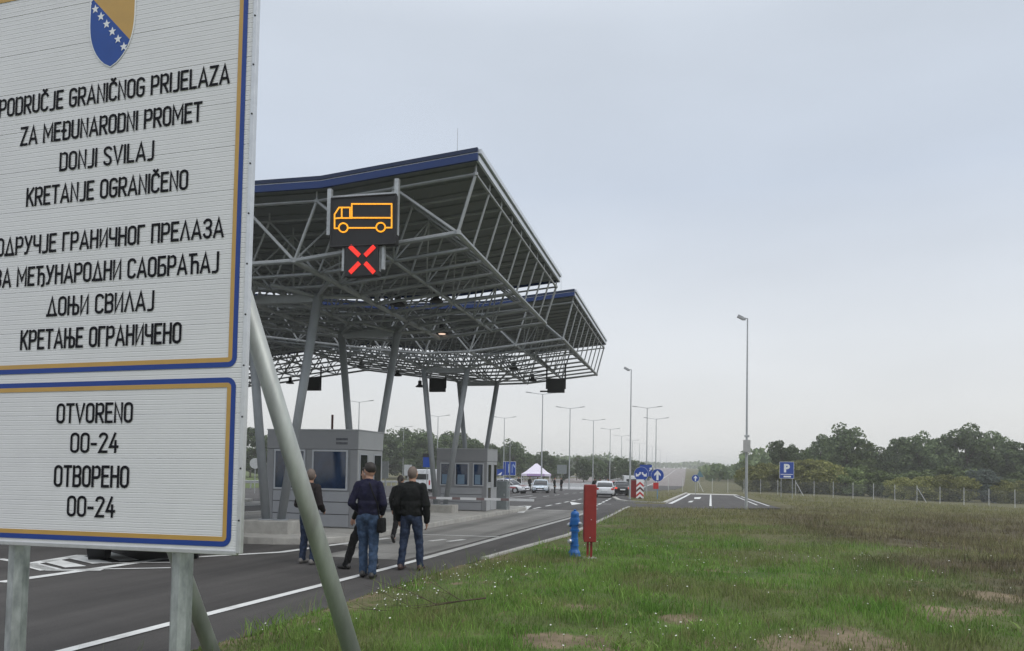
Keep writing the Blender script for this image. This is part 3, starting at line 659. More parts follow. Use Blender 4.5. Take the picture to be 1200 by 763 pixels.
# ------------------------------------------------------------------ booths
def booth(loc, w, d, h, label, panes, louvres=0):
    e = empty('booth', loc); tag(e, label, 'booth')
    ft = .52                                        # deep top band
    m = MB()
    m.box((-w/2, d/2, (h-ft)/2), (w-.04, d-.04, h-ft)); ob = m.build('wall', panel_m, e, bevel=.008)
    m = MB(); m.box((-w/2, d/2, h-ft/2), (w, d, ft-.002)); m.build('top_band', panel_m, e, bevel=.012)
    m = MB(); m.box((.006, d/2, h-ft/2), (.01, d-.04, ft-.04)); m.build('side_lit_band', panel_lt, e)  # paler skin on the band's right side, side light put into its colour
    m = MB()
    for i in range(int(w/.14)): m.lathe([(.05, -.03), (.05, .035)], (-w+.1+i*.14, d-.12, h), 8)
    m.box((-w/2, d/2, h+.012), (w+.02, d+.02, .03)); m.build('roof', panel_lt, e)
    m = MB()
    for z in (.35, .68): m.box((-w/2, -.001+.02, z), (w-.06, .012, .012))
    m.build('panel_joint', black_m, e)
    m = MB()
    for z0_, z1_ in ((.02, .34), (.36, .67), (.69, .96)): m.box((-w/2, .004, (z0_+z1_)/2), (w-.44, .03, z1_-z0_))
    m.build('lower_panel', mat('mid grey cladding', (.35, .36, .38), .42, .15, .05, 2, dirt=.06), e, bevel=.004)
    for x in (-.11, -w+.11): m = MB(); m.box((x, .01, (h-ft)/2), (.2, .03, h-ft-.01)); m.build('corner_post', panel_m, e, bevel=.006)
    for (x0, x1, z0, z1) in panes:
        fm = MB(); t = .045
        fm.box(((x0+x1)/2, .005, z1-t/2), (x1-x0, .05, t)); fm.box(((x0+x1)/2, .005, z0+t/2), (x1-x0, .05, t))
        fm.box((x0+t/2, .005, (z0+z1)/2), (t, .05, z1-z0-2*t)); fm.box((x1-t/2, .005, (z0+z1)/2), (t, .05, z1-z0-2*t))
        wf = fm.build('window', frame_m, e)
        g = MB(); g.box(((x0+x1)/2, .004, (z0+z1)/2), (x1-x0-2*t, .02, z1-z0-2*t)); g.build('pane', glass_b, wf)
        if louvres:
            g = MB(); g.box((x0+(x1-x0)*.45, -.009, z0+(z1-z0)*.28), ((x1-x0)*.5, .004, (z1-z0)*.42)); g.build('notice', mat('pale blue paper', (.16, .24, .33), .6), wf)
    # service side, painted paler as if lit from the right: pale leaf between two dark panes
    sd_ = MB(); sd_.box((-.015, d/2, (h-ft)/2), (.02, d-.06, h-ft-.01)); sd_.build('side_lit_panel', panel_lt, e)
    for y0, y1, z0, z1 in ((.14, d*.36, 1.18, h-ft-.1), (d*.62, d*.92, .95, h-ft-.1), (.14, d*.36, .45, 1.02)):
        fm = MB(); fm.box((.0, (y0+y1)/2, (z0+z1)/2), (.03, y1-y0, z1-z0)); wf = fm.build('window', frame_m, e)
        g = MB(); g.box((.012, (y0+y1)/2, (z0+z1)/2), (.02, y1-y0-.07, z1-z0-.07)); g.build('pane', glass_d, wf)
    dr = MB(); dr.box((.004, d*.49, 1.0), (.035, d*.22, 1.9)); drr = dr.build('door', panel_lt, e, bevel=.006)
    hd = MB(); hd.box((.035, d*.42, 1.0), (.03, .03, .14)); hd.build('handle', alu, drr)
    pl = MB(); pl.box((-w/2, d/2, -.06), (w-.1, d-.1, .13)); pl.build('plinth', concrete, e)
    return e
b1 = booth((-8.6, 19.16, gz(19.2)+.17), 2.69, 1.75, 2.62, 'near grey booth with two big blue windows under the first canopy', [(-2.46, -1.53, 1.0, 2.09), (-1.32, -.28, 1.0, 2.09)])
tx = MB()
for z, n in ((2.38, 9), (2.27, 9)):
    for i in range(n): tx.box((-.62+i*.038, -.002, z), (.026, .006, .062))
an = MB(); an.tube((-1.2, .9, 2.6), (-1.2, .9, 3.1), .032, n=8); an.build('vent_pipe', mat('rusty brown', (.09, .04, .035), .7), b1)
tx.build('small_lettering', mat('lettering grey', (.07, .075, .09), .6), b1)
b2 = booth((-8.26, 31.58, gz(31.6)+.17), 2.25, 1.8, 2.62, 'farther grey booth with three narrow windows under the second canopy', [(-2.08, -1.62, 1.05, 2.02), (-1.42, -.80, 1.05, 2.02), (-.62, -.14, 1.05, 2.02)], 1)

# ------------------------------------------------------------------ barrier and cabinet
pb = at_y(495, 583, 29.0); pe = at_y(627, 586, 29.0)
e = empty('barrier', (pb.x, 29.0, gz(29)+.15)); tag(e, 'lowered boom barrier with a white red banded arm in front of the second booth', 'barrier')
m = MB(); m.box((-.1, 0, .5), (.34, .34, 1.0)); m.build('housing', mat('barrier grey', (.30, .31, .33), .4), e, bevel=.02)
P = [Vector((0, 0, pb.z-e.location.z)).lerp(Vector((pe.x-pb.x, 0, pe.z-e.location.z)), i/14) for i in range(15)]
m = MB()
for i in range(14): m.box((P[i]+P[i+1])/2+Vector((0, -.2, 0)), (P[i+1].x-P[i].x-.002, .06, .09), 1 if i % 3 == 1 and i < 12 else 0)
m.build('arm', [wht, mat('faded red band', (.22, .16, .16), .5)], e)
p = gnd(588, 601, .0); e = empty('cabinet', (p.x, 34.2, gz(34)+.12)); tag(e, 'grey control cabinet with thin post beside the second booth', 'cabinet')
e.location.x = at_y(588, 600, 34.2).x
m = MB(); m.box((0, 0, .66), (.52, .4, 1.32)); m.build('cabinet_body', mat('cabinet grey', (.22, .245, .25), .5), e, bevel=.015)
m = MB(); m.box((0, -.203, .68), (.44, .012, 1.12)); dd = m.build('door', mat('cabinet grey'  , (.2, .2, .2)), e); m = MB(); m.box((.15, -.22, .7), (.03, .03, .1)); m.build('handle', alu, dd)
m = MB(); m.tube((.36, -.1, -.1), (.36, -.1, 3.1), .024, n=8); m.build('post', galv, e)

# ------------------------------------------------------------------ the big sign
aS = YAW+R(-16)
u = Vector((math.cos(aS), math.sin(aS), 0)); n0 = Vector((math.sin(aS), -math.cos(aS), 0)); v = Vector((0, 0, 1))
t_ = R(-1.0); v, n0 = math.cos(t_)*v+math.sin(t_)*n0, math.cos(t_)*n0-math.sin(t_)*v
t_ = R(.5); u, v = math.cos(t_)*u+math.sin(t_)*v, -math.sin(t_)*u+math.cos(t_)*v
rr_ = ray(282, 640); P0 = Vector((0, 0, EYE))+rr_/rr_.dot(_f)*5.0
sg = empty('border_sign'); MS = Matrix((u, -n0, v)).transposed().to_4x4(); MS.translation = P0-v*P0.z; sg.matrix_world = MS
tag(sg, 'huge white border crossing sign with blue and gold frame on zinc posts, nearest the camera', 'sign')
H0 = P0.z
def uvd(px, py, dep):
    d = ray(px, py); s = (P0-n0*dep-Vector((0, 0, EYE))).dot(n0)/d.dot(n0); return (d*s+Vector((0, 0, EYE))-P0).dot(u)
def uv(px, py):
    d = ray(px, py); s = (P0-Vector((0, 0, EYE))).dot(n0)/d.dot(n0); q = d*s+Vector((0, 0, EYE))-P0; return q.dot(u), q.dot(v)
SW = 2.43; ST = 4.15; SB = -.035; MIDV = 1.125
def plank_mat():
    m = mat('sign sheet white', (.70, .70, .71), .45, .0, .03, 3, dirt=.05); t = m.node_tree; L = t.links.new
    tcn = nd(t, 'ShaderNodeTexCoord'); s = nd(t, 'ShaderNodeSeparateXYZ'); L(tcn.outputs['Object'], s.inputs[0])
    a = nd(t, 'ShaderNodeMath', operation='PINGPONG'); L(s.outputs['Z'], a.inputs[0]); a.inputs[1].default_value = .0165
    bn = nd(t, 'ShaderNodeBump'); bn.inputs['Strength'].default_value = .5; bn.inputs['Distance'].default_value = .006; L(a.outputs[0], bn.inputs['Height']); L(bn.outputs[0], t.nodes['Principled BSDF'].inputs['Normal'])
    return m
sheet_m = plank_mat()
bd = MB(); prof = []; z = SB; k = 0                # extruded ribbed planks stacked one on another
while z < ST-.034:
    prof += [(.005, z), (.0054, z+.012), (.005, z+.024), (.0066, z+.0285)]
    if k % 9 == 8: prof += [(.009, z+.0318), (.009, z+.0332)]
    z += .0336; k += 1
prof.append((.005, ST)); np_ = len(prof)
bd.add([(-.025, y, H0+zz) for y, zz in prof]+[(-SW+.025, y, H0+zz) for y, zz in prof], [(i, np_+i, np_+i+1, i+1) for i in range(np_-1)])
bd.box((-SW/2, .026, H0+(SB+ST)/2), (SW-.06, .018, ST-SB-.01))
bd.build('board', sheet_m, sg)
fr = MB()
for x in (-.018, -SW+.018): fr.box((x, .016, H0+(SB+ST)/2), (.032, .036, ST-SB+.03))
fr.box((-SW/2, .016, H0+SB-.012), (SW-.068, .034, .03)); fr.box((-SW/2, .016, H0+ST+.012), (SW-.068, .034, .03))
fr.build('frame', alu, sg, bevel=.004)
rv = MB()
zz = SB+.2
while zz < ST: rv.lathe([(.007, -.004), (.005, .004)], (0, 0, 0), 8); vs = rv.v[-16:]; rv.v[-16:] = [(-.018+a, -.0030-(c if c > 0 else 0), H0+zz+b) for a, b, c in vs]; zz += .34
rv.build('rivet', black_m, sg)
ink = mat('black lettering', (.010, .010, .014), .8, 0, .1, 8, spec=.15); s_blue = mat('border blue', (.008, .046, .26), .55, 0, .05, 6); s_gold = mat('border gold', (.50, .30, .075), .4, 0, .06, 6)
def frame_band(x0, x1, z0, z1, r, w, m, y, name):
    def rrect(x0, x1, z0, z1, r):
        o = []
        for cx, cz, a0 in ((x1-r, z1-r, 0), (x0+r, z1-r, 90), (x0+r, z0+r, 180), (x1-r, z0+r, 270)):
            for i in range(7): a = R(a0+15*i); o.append((cx+r*math.cos(a), cz+r*math.sin(a)))
        return o
    A = rrect(x0, x1, z0, z1, r); B = rrect(x0+w, x1-w, z0+w, z1-w, max(.005, r-w)); n = len(A)
    mb = MB(); mb.add([(x, y, H0+z) for x, z in A]+[(x, y, H0+z) for x, z in B]+[(x, y+.0012, H0+z) for x, z in A]+[(x, y+.0012, H0+z) for x, z in B],
                      [(i, (i+1) % n, n+(i+1) % n, n+i) for i in range(n)]+[(i, 2*n+i, 2*n+(i+1) % n, (i+1) % n) for i in range(n)]+[(n+i, n+(i+1) % n, 3*n+(i+1) % n, 3*n+i) for i in range(n)])
    return mb.build(name, m, sg)
yF = .0015
ub = uv(290.8, 0)[0]; bw = .035
uz0 = uv(150, 434.5)[1]; uz0 = (uv(0, 438)[1]+uv(274, 430.5)[1])/2-.002
utop = uv(20, 1)[1]+.075
frame_band(-SW-ub, ub, uz0, utop, .065, bw, s_blue, yF, 'blue_border'); frame_band(-SW-ub+bw, ub-bw, uz0+bw, utop-bw, .032, .031, s_gold, yF, 'gold_border')
lz1 = (uv(0, 449)[1]+uv(268, 443)[1])/2; lz0 = (uv(0, 631)[1]+uv(265, 638)[1])/2-.005
frame_band(-SW-ub, ub, lz0, lz1, .065, bw, s_blue, yF, 'blue_border'); frame_band(-SW-ub+bw, ub-bw, lz0+bw, lz1-bw, .032, .031, s_gold, yF, 'gold_border')
LN = [('PODRUČJE GRANIČNOG PRIJELAZA', (-2, 140), (269, 96), (269, 72)), ('ZA MEĐUNARODNI PROMET', (23, 172), (236.5, 141.6), (236.5, 117.5)), ('DONJI SVILAJ', (69, 201), (180, 187), (180, 164)), ('KRETANJE OGRANIČENO', (30, 243), (220, 221.5), (220, 197.5)),
      ('ПОДРУЧЈЕ ГРАНИЧНОГ ПРЕЛАЗА', (-15, 302.5), (262, 277.6), (262, 253.6)), ('ЗА МЕЂУНАРОДНИ САОБРАЋАЈ', (0, 337.5), (256, 319.4), (256, 294.5)), ('ДОЊИ СВИЛАЈ', (54, 371), (180, 364), (180, 340)), ('КРЕТАЊЕ ОГРАНИЧЕНО', (23, 410), (212, 403), (212, 377.6)),
      ('OTVORENO', (65.5, 496.4), (155, 495.5), (155, 471)), ('00-24', (81.6, 531.3), (138, 530.4), (138, 506)), ('ОТВОРЕНО', (62.4, 570.6), (150.6, 572), (150.6, 545.5)), ('00-24', (77.7, 605.5), (134, 606.8), (134, 581.5))]
for s, a, b, c in LN:
    A, B, C = uv(*a), uv(*b), uv(*c); x0 = A[0]
    if s.startswith('ЗА'): x0 = -2.43-B[0]
    lettering('lettering', s, x0, B[0], H0+(A[1]+B[1])/2, (C[1]-B[1]), ink, sg, y=yF)
# coat of arms
cx = uv(131, 30)[0]; tip = uv(127.5, 78)[1]; hw = (uv(157, 9)[0]-uv(105.5, 27)[0])/2; topz = tip+hw*2.75
outl = [(-hw, topz), (hw, topz)]; half = []
for i in range(15):
    t = i/14; half.append((hw*(1-t**2.6)**.75 if t < 1 else 0, topz-(topz-tip)*(.28+.72*t)))
out = [(-hw, topz)]+[(-x, z) for x, z in half]+[(x, z) for x, z in half[::-1][1:]]+[(hw, topz)]
def clip(poly, f):                                  # keep f >= 0
    o = []
    for i in range(len(poly)):
        a, b = poly[i], poly[(i+1) % len(poly)]; fa, fb = f(a), f(b)
        if fa >= 0: o.append(a)
        if (fa >= 0) != (fb >= 0): t = fa/(fa-fb); o.append((a[0]+(b[0]-a[0])*t, a[1]+(b[1]-a[1])*t))
    return o
p1 = uv(108, -2); p2 = uv(150, 44); p1 = (p1[0]-cx, p1[1]); p2 = (p2[0]-cx, p2[1])
fl = lambda p: (p2[0]-p1[0])*(p[1]-p1[1])-(p2[1]-p1[1])*(p[0]-p1[0])
ca = MB(); ca.prism([(cx+x*1.06, yF-.0006, H0+tip-.008+(z-tip)*1.04) for x, z in out], (0, .0012, 0)); ca_o = ca.build('coat_of_arms', sign_w, sg)
for poly, m, nm in ((clip(out, fl), s_gold, 'gold_field'), (clip(out, lambda p: -fl(p)), mat('shield blue', (.008, .062, .30), .55), 'blue_field')):
    q = MB(); q.prism([(cx+x, yF-.0022, H0+z) for x, z in poly], (0, .0016, 0)); q.build(nm, m, ca_o)
st = MB()
sA = uv(112, 11); sB = uv(138.5, 46)
for i in range(-2, 6):
    t = i/4; x = sA[0]+(sB[0]-sA[0])*t; z = sA[1]+(sB[1]-sA[1])*t; rr = .034
    if z > topz: continue
    pts = [(x+math.sin(math.pi*k/5)*(rr if k % 2 == 0 else rr*.42), yF-.0042, H0+z+math.cos(math.pi*k/5)*(rr if k % 2 == 0 else rr*.42)) for k in range(10)]
    if i in (-1, 5): pts = [(min(max(a, cx-hw*.99), cx+hw*.90), b, c) for a, b, c in pts]
    st.prism(pts, (0, .0016, 0))
st.build('star', sign_w, ca_o)
for xu in (uvd(213, 690, .155), uvd(21, 690, .155)):
    po = MB(); po.tube((xu, .155, -.3), (xu, .155, H0+ST-.1), .072, n=8); po.build('post', galv_post, sg)
    cl = MB()
    for z in (.15, 1.0, 2.0, 3.0, 3.9): cl.box((xu, .07, H0+z), (.2, .03, .06))
    cl.build('clamp', galv, sg)
    # raking strut from high on the post back down to the ground
    if xu > -1:
        a_, b_ = col_at(302, 402, 5.62), col_at(412, 763, 5.98); dv = b_-a_
    else:
        a_, b_ = col_at(205, 645, 6.62), col_at(248, 763, 6.75); dv = (b_-a_)*3.0; a_ = b_-dv
    top_ = MS.inverted() @ (a_-dv*.42); foot = MS.inverted() @ (b_+dv*((-.1-b_.z)/dv.z))
    sm = MB(); sm.tube(top_, foot, .068, n=24); s_o = sm.build('strut', strut_m, sg, smooth=False)
    for p in s_o.data.polygons: p.use_smooth = len(p.vertices) == 4

# ------------------------------------------------------------------ hydrant and cabinet in the grass
p = gnd(673, 653); e = empty('fire_hydrant', (p.x, p.y, field_z(p.x, p.y)-.02), .25); tag(e, 'blue pillar fire hydrant with silver caps standing in the grass', 'hydrant')
m = MB(); m.lathe([(.135, 0), (.135, .035), (.125, .04), (.12, .10), (.085, .16), (.08, .22), (.092, .225), (.092, .25), (.08, .255), (.076, .38), (.07, .40), (.07, .52), (.095, .525), (.095, .575), (.075, .58), (.072, .66)], n=24); m.build('barrel', blue_h, e, smooth=False)
m = MB(); m.lathe([(.072, .66), (.10, .665), (.10, .76), (.095, .80), (.085, .805), (.085, .85), (.09, .855), (.085, .90), (.06, .935), (.03, .945), (.03, .975), (.005, .98)], n=24); m.build('bonnet', blue_h, e)
def cap(ang, z, r, L_):
    mm = MB(); d = Vector((math.cos(ang), math.sin(ang), 0)); mm.tube(Vector((0, 0, z))+d*.05, Vector((0, 0, z))+d*(.05+L_*.6), r*1.05, n=14, mi=1); mm.tube(Vector((0, 0, z))+d*(.05+L_*.6), Vector((0, 0, z))+d*(.05+L_), r, r*.9, n=14); mm.tube(Vector((0, 0, z))+d*(.05+L_), Vector((0, 0, z))+d*(.07+L_), .02, n=6); mm.build('outlet_cap', [alu, blue_h], e)
cap(R(-35), .69, .042, .10); cap(R(-150), .33, .050, .10); cap(R(160), .66, .045, .09)
p = gnd(690.5, 657); zg = field_z(p.x, p.y); e = empty('hose_cabinet', (p.x, p.y, zg-.02), R(10)); tag(e, 'tall narrow red fire hose cabinet on a short post beside the hydrant', 'cabinet')
m = MB(); m.box((0, 0, .92), (.24, .34, 1.12)); m.build('cabinet_body', red_m, e, bevel=.012)
m = MB(); m.box((-.122, .0, .92), (.008, .29, 1.04)); dd = m.build('door', red_m, e)
m = MB(); m.lathe([(.012, 0), (.012, .015)], (0, 0, 0), 8); m.box((0, -.174, .45), (.02, .012, .02)); m.box((0.02, -.174, .80), (.015, .012, .015)); m.build('lock', alu, e)
m = MB(); m.box((-.035, 0, .19), (.045, .05, .42)); m.box((.035, 0, .19), (.045, .05, .42)); m.build('post', red_m, e)
m = MB(); m.box((0, 0, .02), (.22, .26, .06), rz=.3); m.build('footing', concrete, e)

# ------------------------------------------------------------------ people
def remesh(name, prims, vox, mats, parent, smooth=4, wrinkle=0., matfn=None):
    mb = MB()
    for q in prims:
        if q[0] == 'c':                               # tapered capsule
            _, p, r, q2, r2 = q; p, q2 = Vector(p), Vector(q2); d = q2-p; L_ = d.length or 1e-4; d.normalize() if d.length else None
            a = d.orthogonal().normalized(); b = d.cross(a); n = 14; rings = []
            for i in range(5): t = math.pi/2*i/4; rings.append((-r*math.cos(t), max(1e-4, r*math.sin(t))))
            for i in range(5): t = math.pi/2*i/4; rings.append((L_+r2*math.sin(t), max(1e-4, r2*math.cos(t))))
            vs = [p+d*h+(a*math.cos(2*math.pi*k/n)+b*math.sin(2*math.pi*k/n))*rr for h, rr in rings for k in range(n)]
            fs = [(j*n+k, j*n+(k+1) % n, (j+1)*n+(k+1) % n, (j+1)*n+k) for j in range(len(rings)-1) for k in range(n)]+[tuple(range(n-1, -1, -1)), tuple(range((len(rings)-1)*n, len(rings)*n))]
            mb.add(vs, fs)
        else:                                         # ellipsoid
            _, c, rad = q[:3]; rot = q[3] if len(q) > 3 else Matrix.Identity(3); n = 16; vs = []; c = Vector(c)
            for j in range(1, 10):
                th = math.pi*j/10
                for k in range(n): ph = 2*math.pi*k/n; vs.append(c+rot @ Vector((rad[0]*math.sin(th)*math.cos(ph), rad[1]*math.sin(th)*math.sin(ph), rad[2]*math.cos(th))))
            fs = [(j*n+k, (j+1)*n+k, (j+1)*n+(k+1) % n, j*n+(k+1) % n) for j in range(8) for k in range(n)]
            vs += [c+rot @ Vector((0, 0, rad[2])), c-rot @ Vector((0, 0, rad[2]))]; N = 9*n
            fs += [(N, k, (k+1) % n) for k in range(n)]+[(N+1, 8*n+(k+1) % n, 8*n+k) for k in range(n)]
            mb.add(vs, fs)
    tmp = mb.build('tmp', mats)
    r = tmp.modifiers.new('r', 'REMESH'); r.mode = 'VOXEL'; r.voxel_size = vox
    s = tmp.modifiers.new('s', 'SMOOTH'); s.factor = .5; s.iterations = smooth
    if wrinkle:
        tx = bpy.data.textures.get('cloth folds') or bpy.data.textures.new('cloth folds', 'CLOUDS'); tx.noise_scale = .09; tx.noise_depth = 2
        dsp = tmp.modifiers.new('d', 'DISPLACE'); dsp.texture = tx; dsp.strength = wrinkle; dsp.mid_level = .5; dsp.texture_coords = 'LOCAL'
    dg = bpy.context.evaluated_depsgraph_get(); me = bpy.data.meshes.new_from_object(tmp.evaluated_get(dg)); me.name = name; bpy.data.objects.remove(tmp)
    me.materials.clear()
    for m in (mats if isinstance(mats, (list, tuple)) else [mats]): me.materials.append(m)
    me.polygons.foreach_set('material_index', [0]*len(me.polygons)); me.polygons.foreach_set('use_smooth', [True]*len(me.polygons))
    ob = bpy.data.objects.new(name, me); COL.objects.link(ob); ob.parent = parent; return ob
cloth = lambda name, c, v=.25: mat(name, c, .85, 0, v, 14, bump=.25, spec=.2)
navy = cloth('navy jacket', (.014, .014, .034)); blackc = cloth('black cloth', (.009, .009, .010)); blackj = cloth('black quilted jacket', (.012, .013, .013)); jeans = cloth('blue denim', (.040, .066, .115), .45); jeans_d = cloth('dark denim', (.028, .040, .072), .45)
brownj = cloth('dark brown jacket', (.022, .018, .018)); shoe_d = mat('dark leather', (.02, .018, .017), .45); shoe_g = mat('grey shoe', (.16, .15, .14), .6); shoe_b = mat('brown shoe', (.055, .028, .022), .5)
hair_d = mat('dark hair', (.02, .015, .012), .6, 0, .4, 40, bump=.4); hair_s = mat('cropped grey hair', (.15, .115, .095), .7, 0, .25, 50); maskc = mat('pale face mask', (.5, .5, .52), .8)
def person(loc, rz, label, H=1.75, legs=((-.1, 0), (.1, 0)), knees=None, hands=None, elbows=None, top=navy, bottom=jeans, shoes=shoe_d, hair=hair_d, hair_kind='short', head_turn=0, jacket_len=.84, bulk=1., vox=.009, lift=None, group=None, lean=0., mask=False, hood=False):
    """local +y is the way the body faces; legs = ankle offsets (x, y)"""
    e = empty('person', loc, rz); tag(e, label, 'person', group); k = H/1.75; e.scale = (k*.98+.02*bulk, k, k)
    hip = [Vector((-.09, 0, .90)), Vector((.09, 0, .90))]; sh = [Vector((-.160*bulk, -.01+lean*.5, 1.415)), Vector((.160*bulk, -.01+lean*.5, 1.415))]
    ank = []; kn = []
    for i, (x, y) in enumerate(legs):
        lz = (lift or (0, 0))[i]; a = Vector((x, y-.02, .09+lz)); ank.append(a); kk = (hip[i]+a)/2+Vector((0, .03 if not lz else .14, .03)); 
        if knees and knees[i]: kk = Vector(knees[i])
        kn.append(kk)
    hd = hands or [(-.225, .06, .83), (.225, .06, .83)]; hd = [Vector(h) for h in hd]
    elb = [Vector(q) for q in elbows] if elbows else [(sh[i]+hd[i])/2+Vector((.05*(-1, 1)[i], -.07, .0)) for i in (0, 1)]
    ch = Vector((0, lean*.45, 1.27)); hc = Vector((0, .025+lean*.8, 1.635)); rot = Matrix.Rotation(head_turn, 3, 'Z')
    P = [('e', (0, 0, .93), (.14, .095, .12)), ('e', (0, lean*.2, 1.08), (.125, .085, .16)), ('e', ch, (.14, .09, .19)), ('c', sh[0]*.8+Vector((0, 0, .265)), .04, sh[1]*.8+Vector((0, 0, .265)), .04),
         ('c', (0, lean*.5, 1.42), .062, (0, .015+lean*.75, 1.56), .056), ('e', hc, (.081, .102, .121), rot), ('e', hc+rot @ Vector((0, .035, -.055)), (.055, .06, .065), rot),
         ('c', hc+rot @ Vector((0, .09, .01)), .010, hc+rot @ Vector((0, .112, -.022)), .015), ('e', hc+rot @ Vector((-.079, -.005, -.01)), (.014, .022, .034), rot), ('e', hc+rot @ Vector((.079, -.005, -.01)), (.014, .022, .034), rot),
         ('e', hc+rot @ Vector((0, .088, -.062)), (.024, .012, .009), rot)]
    for i in (0, 1):
        P += [('c', hip[i], .082, kn[i], .056), ('c', kn[i], .056, ank[i], .04), ('c', ank[i]+Vector((0, -.03, -.045)), .035, ank[i]+Vector((0, .13, -.06)), .028)]
        P += [('c', sh[i]*.95+Vector((0, 0, .05)), .038, elb[i], .036), ('c', elb[i], .036, hd[i], .028)]
        d = (hd[i]-elb[i]).normalized(); sx = (-1, 1)[i]; side = d.cross(Vector((sx, 0, 0))).normalized(); palm = hd[i]+d*.05
        P.append(('e', palm, (.022, .042, .052), Matrix((d.cross(side), side, d)).transposed()))
        for f, (o_, ln) in enumerate(((-.03, .072), (-.011, .082), (.009, .078), (.028, .062))):
            b0 = palm+d*.035+side*o_; b1 = b0+d*ln*.55+Vector((-sx*.006, .004, 0)); b2 = b1+d*ln*.4+Vector((-sx*.022, .006, 0)); P += [('c', b0, .0105, b1, .0095), ('c', b1, .0095, b2, .0085)]
        tb = palm-d*.015+side*(-.03); P += [('c', tb, .013, tb+d*.03+side*-.028, .0115), ('c', tb+d*.03+side*-.028, .0115, tb+d*.062+side*-.03, .010)]
    remesh('body', P, vox*.85, skin, e, 2)
    J = [('e', (0, lean*.2, 1.08), (.165*bulk, .128*bulk, .22)), ('e', ch, (.178*bulk, .130*bulk, .22)), ('c', sh[0]+Vector((.03, 0, -.015)), .062*bulk, sh[1]+Vector((-.03, 0, -.015)), .062*bulk), ('c', (-.055*bulk, 0, jacket_len+.115), .115*bulk, (.055*bulk, 0, jacket_len+.115), .115*bulk), ('c', (-.05*bulk, 0, 1.12), .122*bulk, (.05*bulk, 0, 1.12), .122*bulk),
         ('c', (0, .0+lean*.5, 1.43), .074, (0, .005+lean*.6, 1.478), .064), ('c', (-.08, lean*.5, 1.435), .062, (.08, lean*.5, 1.435), .062)]
    for i in (0, 1):
        d = (hd[i]-elb[i]).normalized(); J += [('c', sh[i], .064*bulk, elb[i], .058*bulk), ('c', elb[i], .058*bulk, hd[i]-d*.012, .045*bulk)]
    remesh('jacket', J, vox*1.15, top, e, 3, .024)
    T = [('e', (0, 0, .92), (.168, .13, .13))]
    for i in (0, 1): T += [('c', hip[i]+Vector((0, -.01, -.02)), .100, kn[i], .076), ('c', kn[i], .074, ank[i]+Vector((0, 0, .0)), .060), ('e', ank[i]+Vector((0, .01, -.005)), (.062, .072, .05))]
    remesh('trousers', T, vox*1.1, bottom, e, 3, .03)
    for i in (0, 1):
        a = ank[i]; lz = (lift or (0, 0))[i]; ang = -.7 if lz else 0; rt = Matrix.Rotation(ang, 3, 'X')
        remesh('shoe', [('c', a+rt @ Vector((0, -.05, -.045)), .045, a+rt @ Vector((0, .10, -.052)), .04), ('e', a+rt @ Vector((0, .155, -.055)), (.045, .06, .034), rt), ('e', a+rt @ Vector((0, -.02, -.02)), (.045, .06, .05), rt)], .012, shoes, e, 2)
    if hair_kind == 'short': Hh = [('e', hc+rot @ Vector((0, -.018, .030)), (.087, .102, .098), rot), ('e', hc+rot @ Vector((0, -.05, .02)), (.080, .066, .078), rot), ('e', hc+rot @ Vector((0, .045, .085)), (.065, .05, .035), rot)]
    elif hair_kind == 'cropped': Hh = [('e', hc+rot @ Vector((0, -.015, .010)), (.084, .098, .118), rot)]
    elif hair_kind == 'ponytail': Hh = [('e', hc+rot @ Vector((0, -.018, .025)), (.086, .102, .103), rot), ('c', hc+rot @ Vector((0, -.11, .03)), .035, hc+rot @ Vector((0, -.15, -.06)), .034), ('c', hc+rot @ Vector((0, -.15, -.06)), .034, hc+rot @ Vector((0, -.12, -.19)), .018)]
    remesh('hair', Hh, .010, hair, e, 2, .012 if hair_kind != 'cropped' else .003)
    for sx in (-1, 1):
        q = MB(); q.lathe([(.003, -.011), (.011, -.004), (.011, .004), (.003, .011)], (0, 0, 0), 8); oo = q.build('eye', black_m, e); oo.location = hc+rot @ Vector((sx*.032, .084, .012))
    if mask: remesh('face_mask', [('e', hc+rot @ Vector((0, .062, -.052)), (.062, .058, .05), rot)], .010, maskc, e, 2)
    return e
def foot(px, py): q = gnd(px, py); return (q.x, q.y, gz(q.y)+.004)
A2 = foot(430, 677)
m2 = person(A2, R(8), 'man in a navy jacket and blue jeans with his hands in front, second group from the kerb', 1.79, legs=((-.07, .05), (.11, -.10)), hands=[(-.17, .19, .97), (.17, .18, .97)], elbows=[(-.255, -.06, 1.13), (.25, -.07, 1.13)], top=navy, bottom=jeans, head_turn=R(38), mask=True, jacket_len=.88)
m2['label'] = 'man in a navy jacket and blue jeans with a black bag at his hip'
bag = empty('shoulder_bag', (A2[0]+.25, A2[1]-.06, A2[2]+.74), R(8)); tag(bag, 'black shoulder bag at the right hip of the man in navy', 'bag')
remesh('bag_body', [('c', (sx_, sy_*.8, 0), .034, (sx_, sy_*.8, .17), .03) for sx_ in (-.02, .02) for sy_ in (-.10, -.05, 0, .05, .10)]+[('c', (0, -.08, .02), .042, (0, .08, .02), .042)], .010, blackc, bag, 4)
sm = MB(); sm.path([(-.01, -.09, .18), (-.05, -.10, .42), (-.13, -.10, .60), (-.2, -.02, .735)], .012, 6); sm.build('strap', blackc, bag)
A4 = foot(481, 668)
person(A4, R(4), 'man with cropped hair in a black jacket and dark jeans, rightmost by the lane', 1.75, legs=((-.16, -.02), (.17, .02)), hands=[(-.24, .08, .84), (.25, .06, .82)], elbows=[(-.265, -.05, 1.11), (.27, -.05, 1.11)], top=blackj, bottom=jeans_d, shoes=shoe_b, hair=hair_s, hair_kind='cropped', jacket_len=.86, bulk=1.15, head_turn=R(-8))
AH = foot(430, 667)
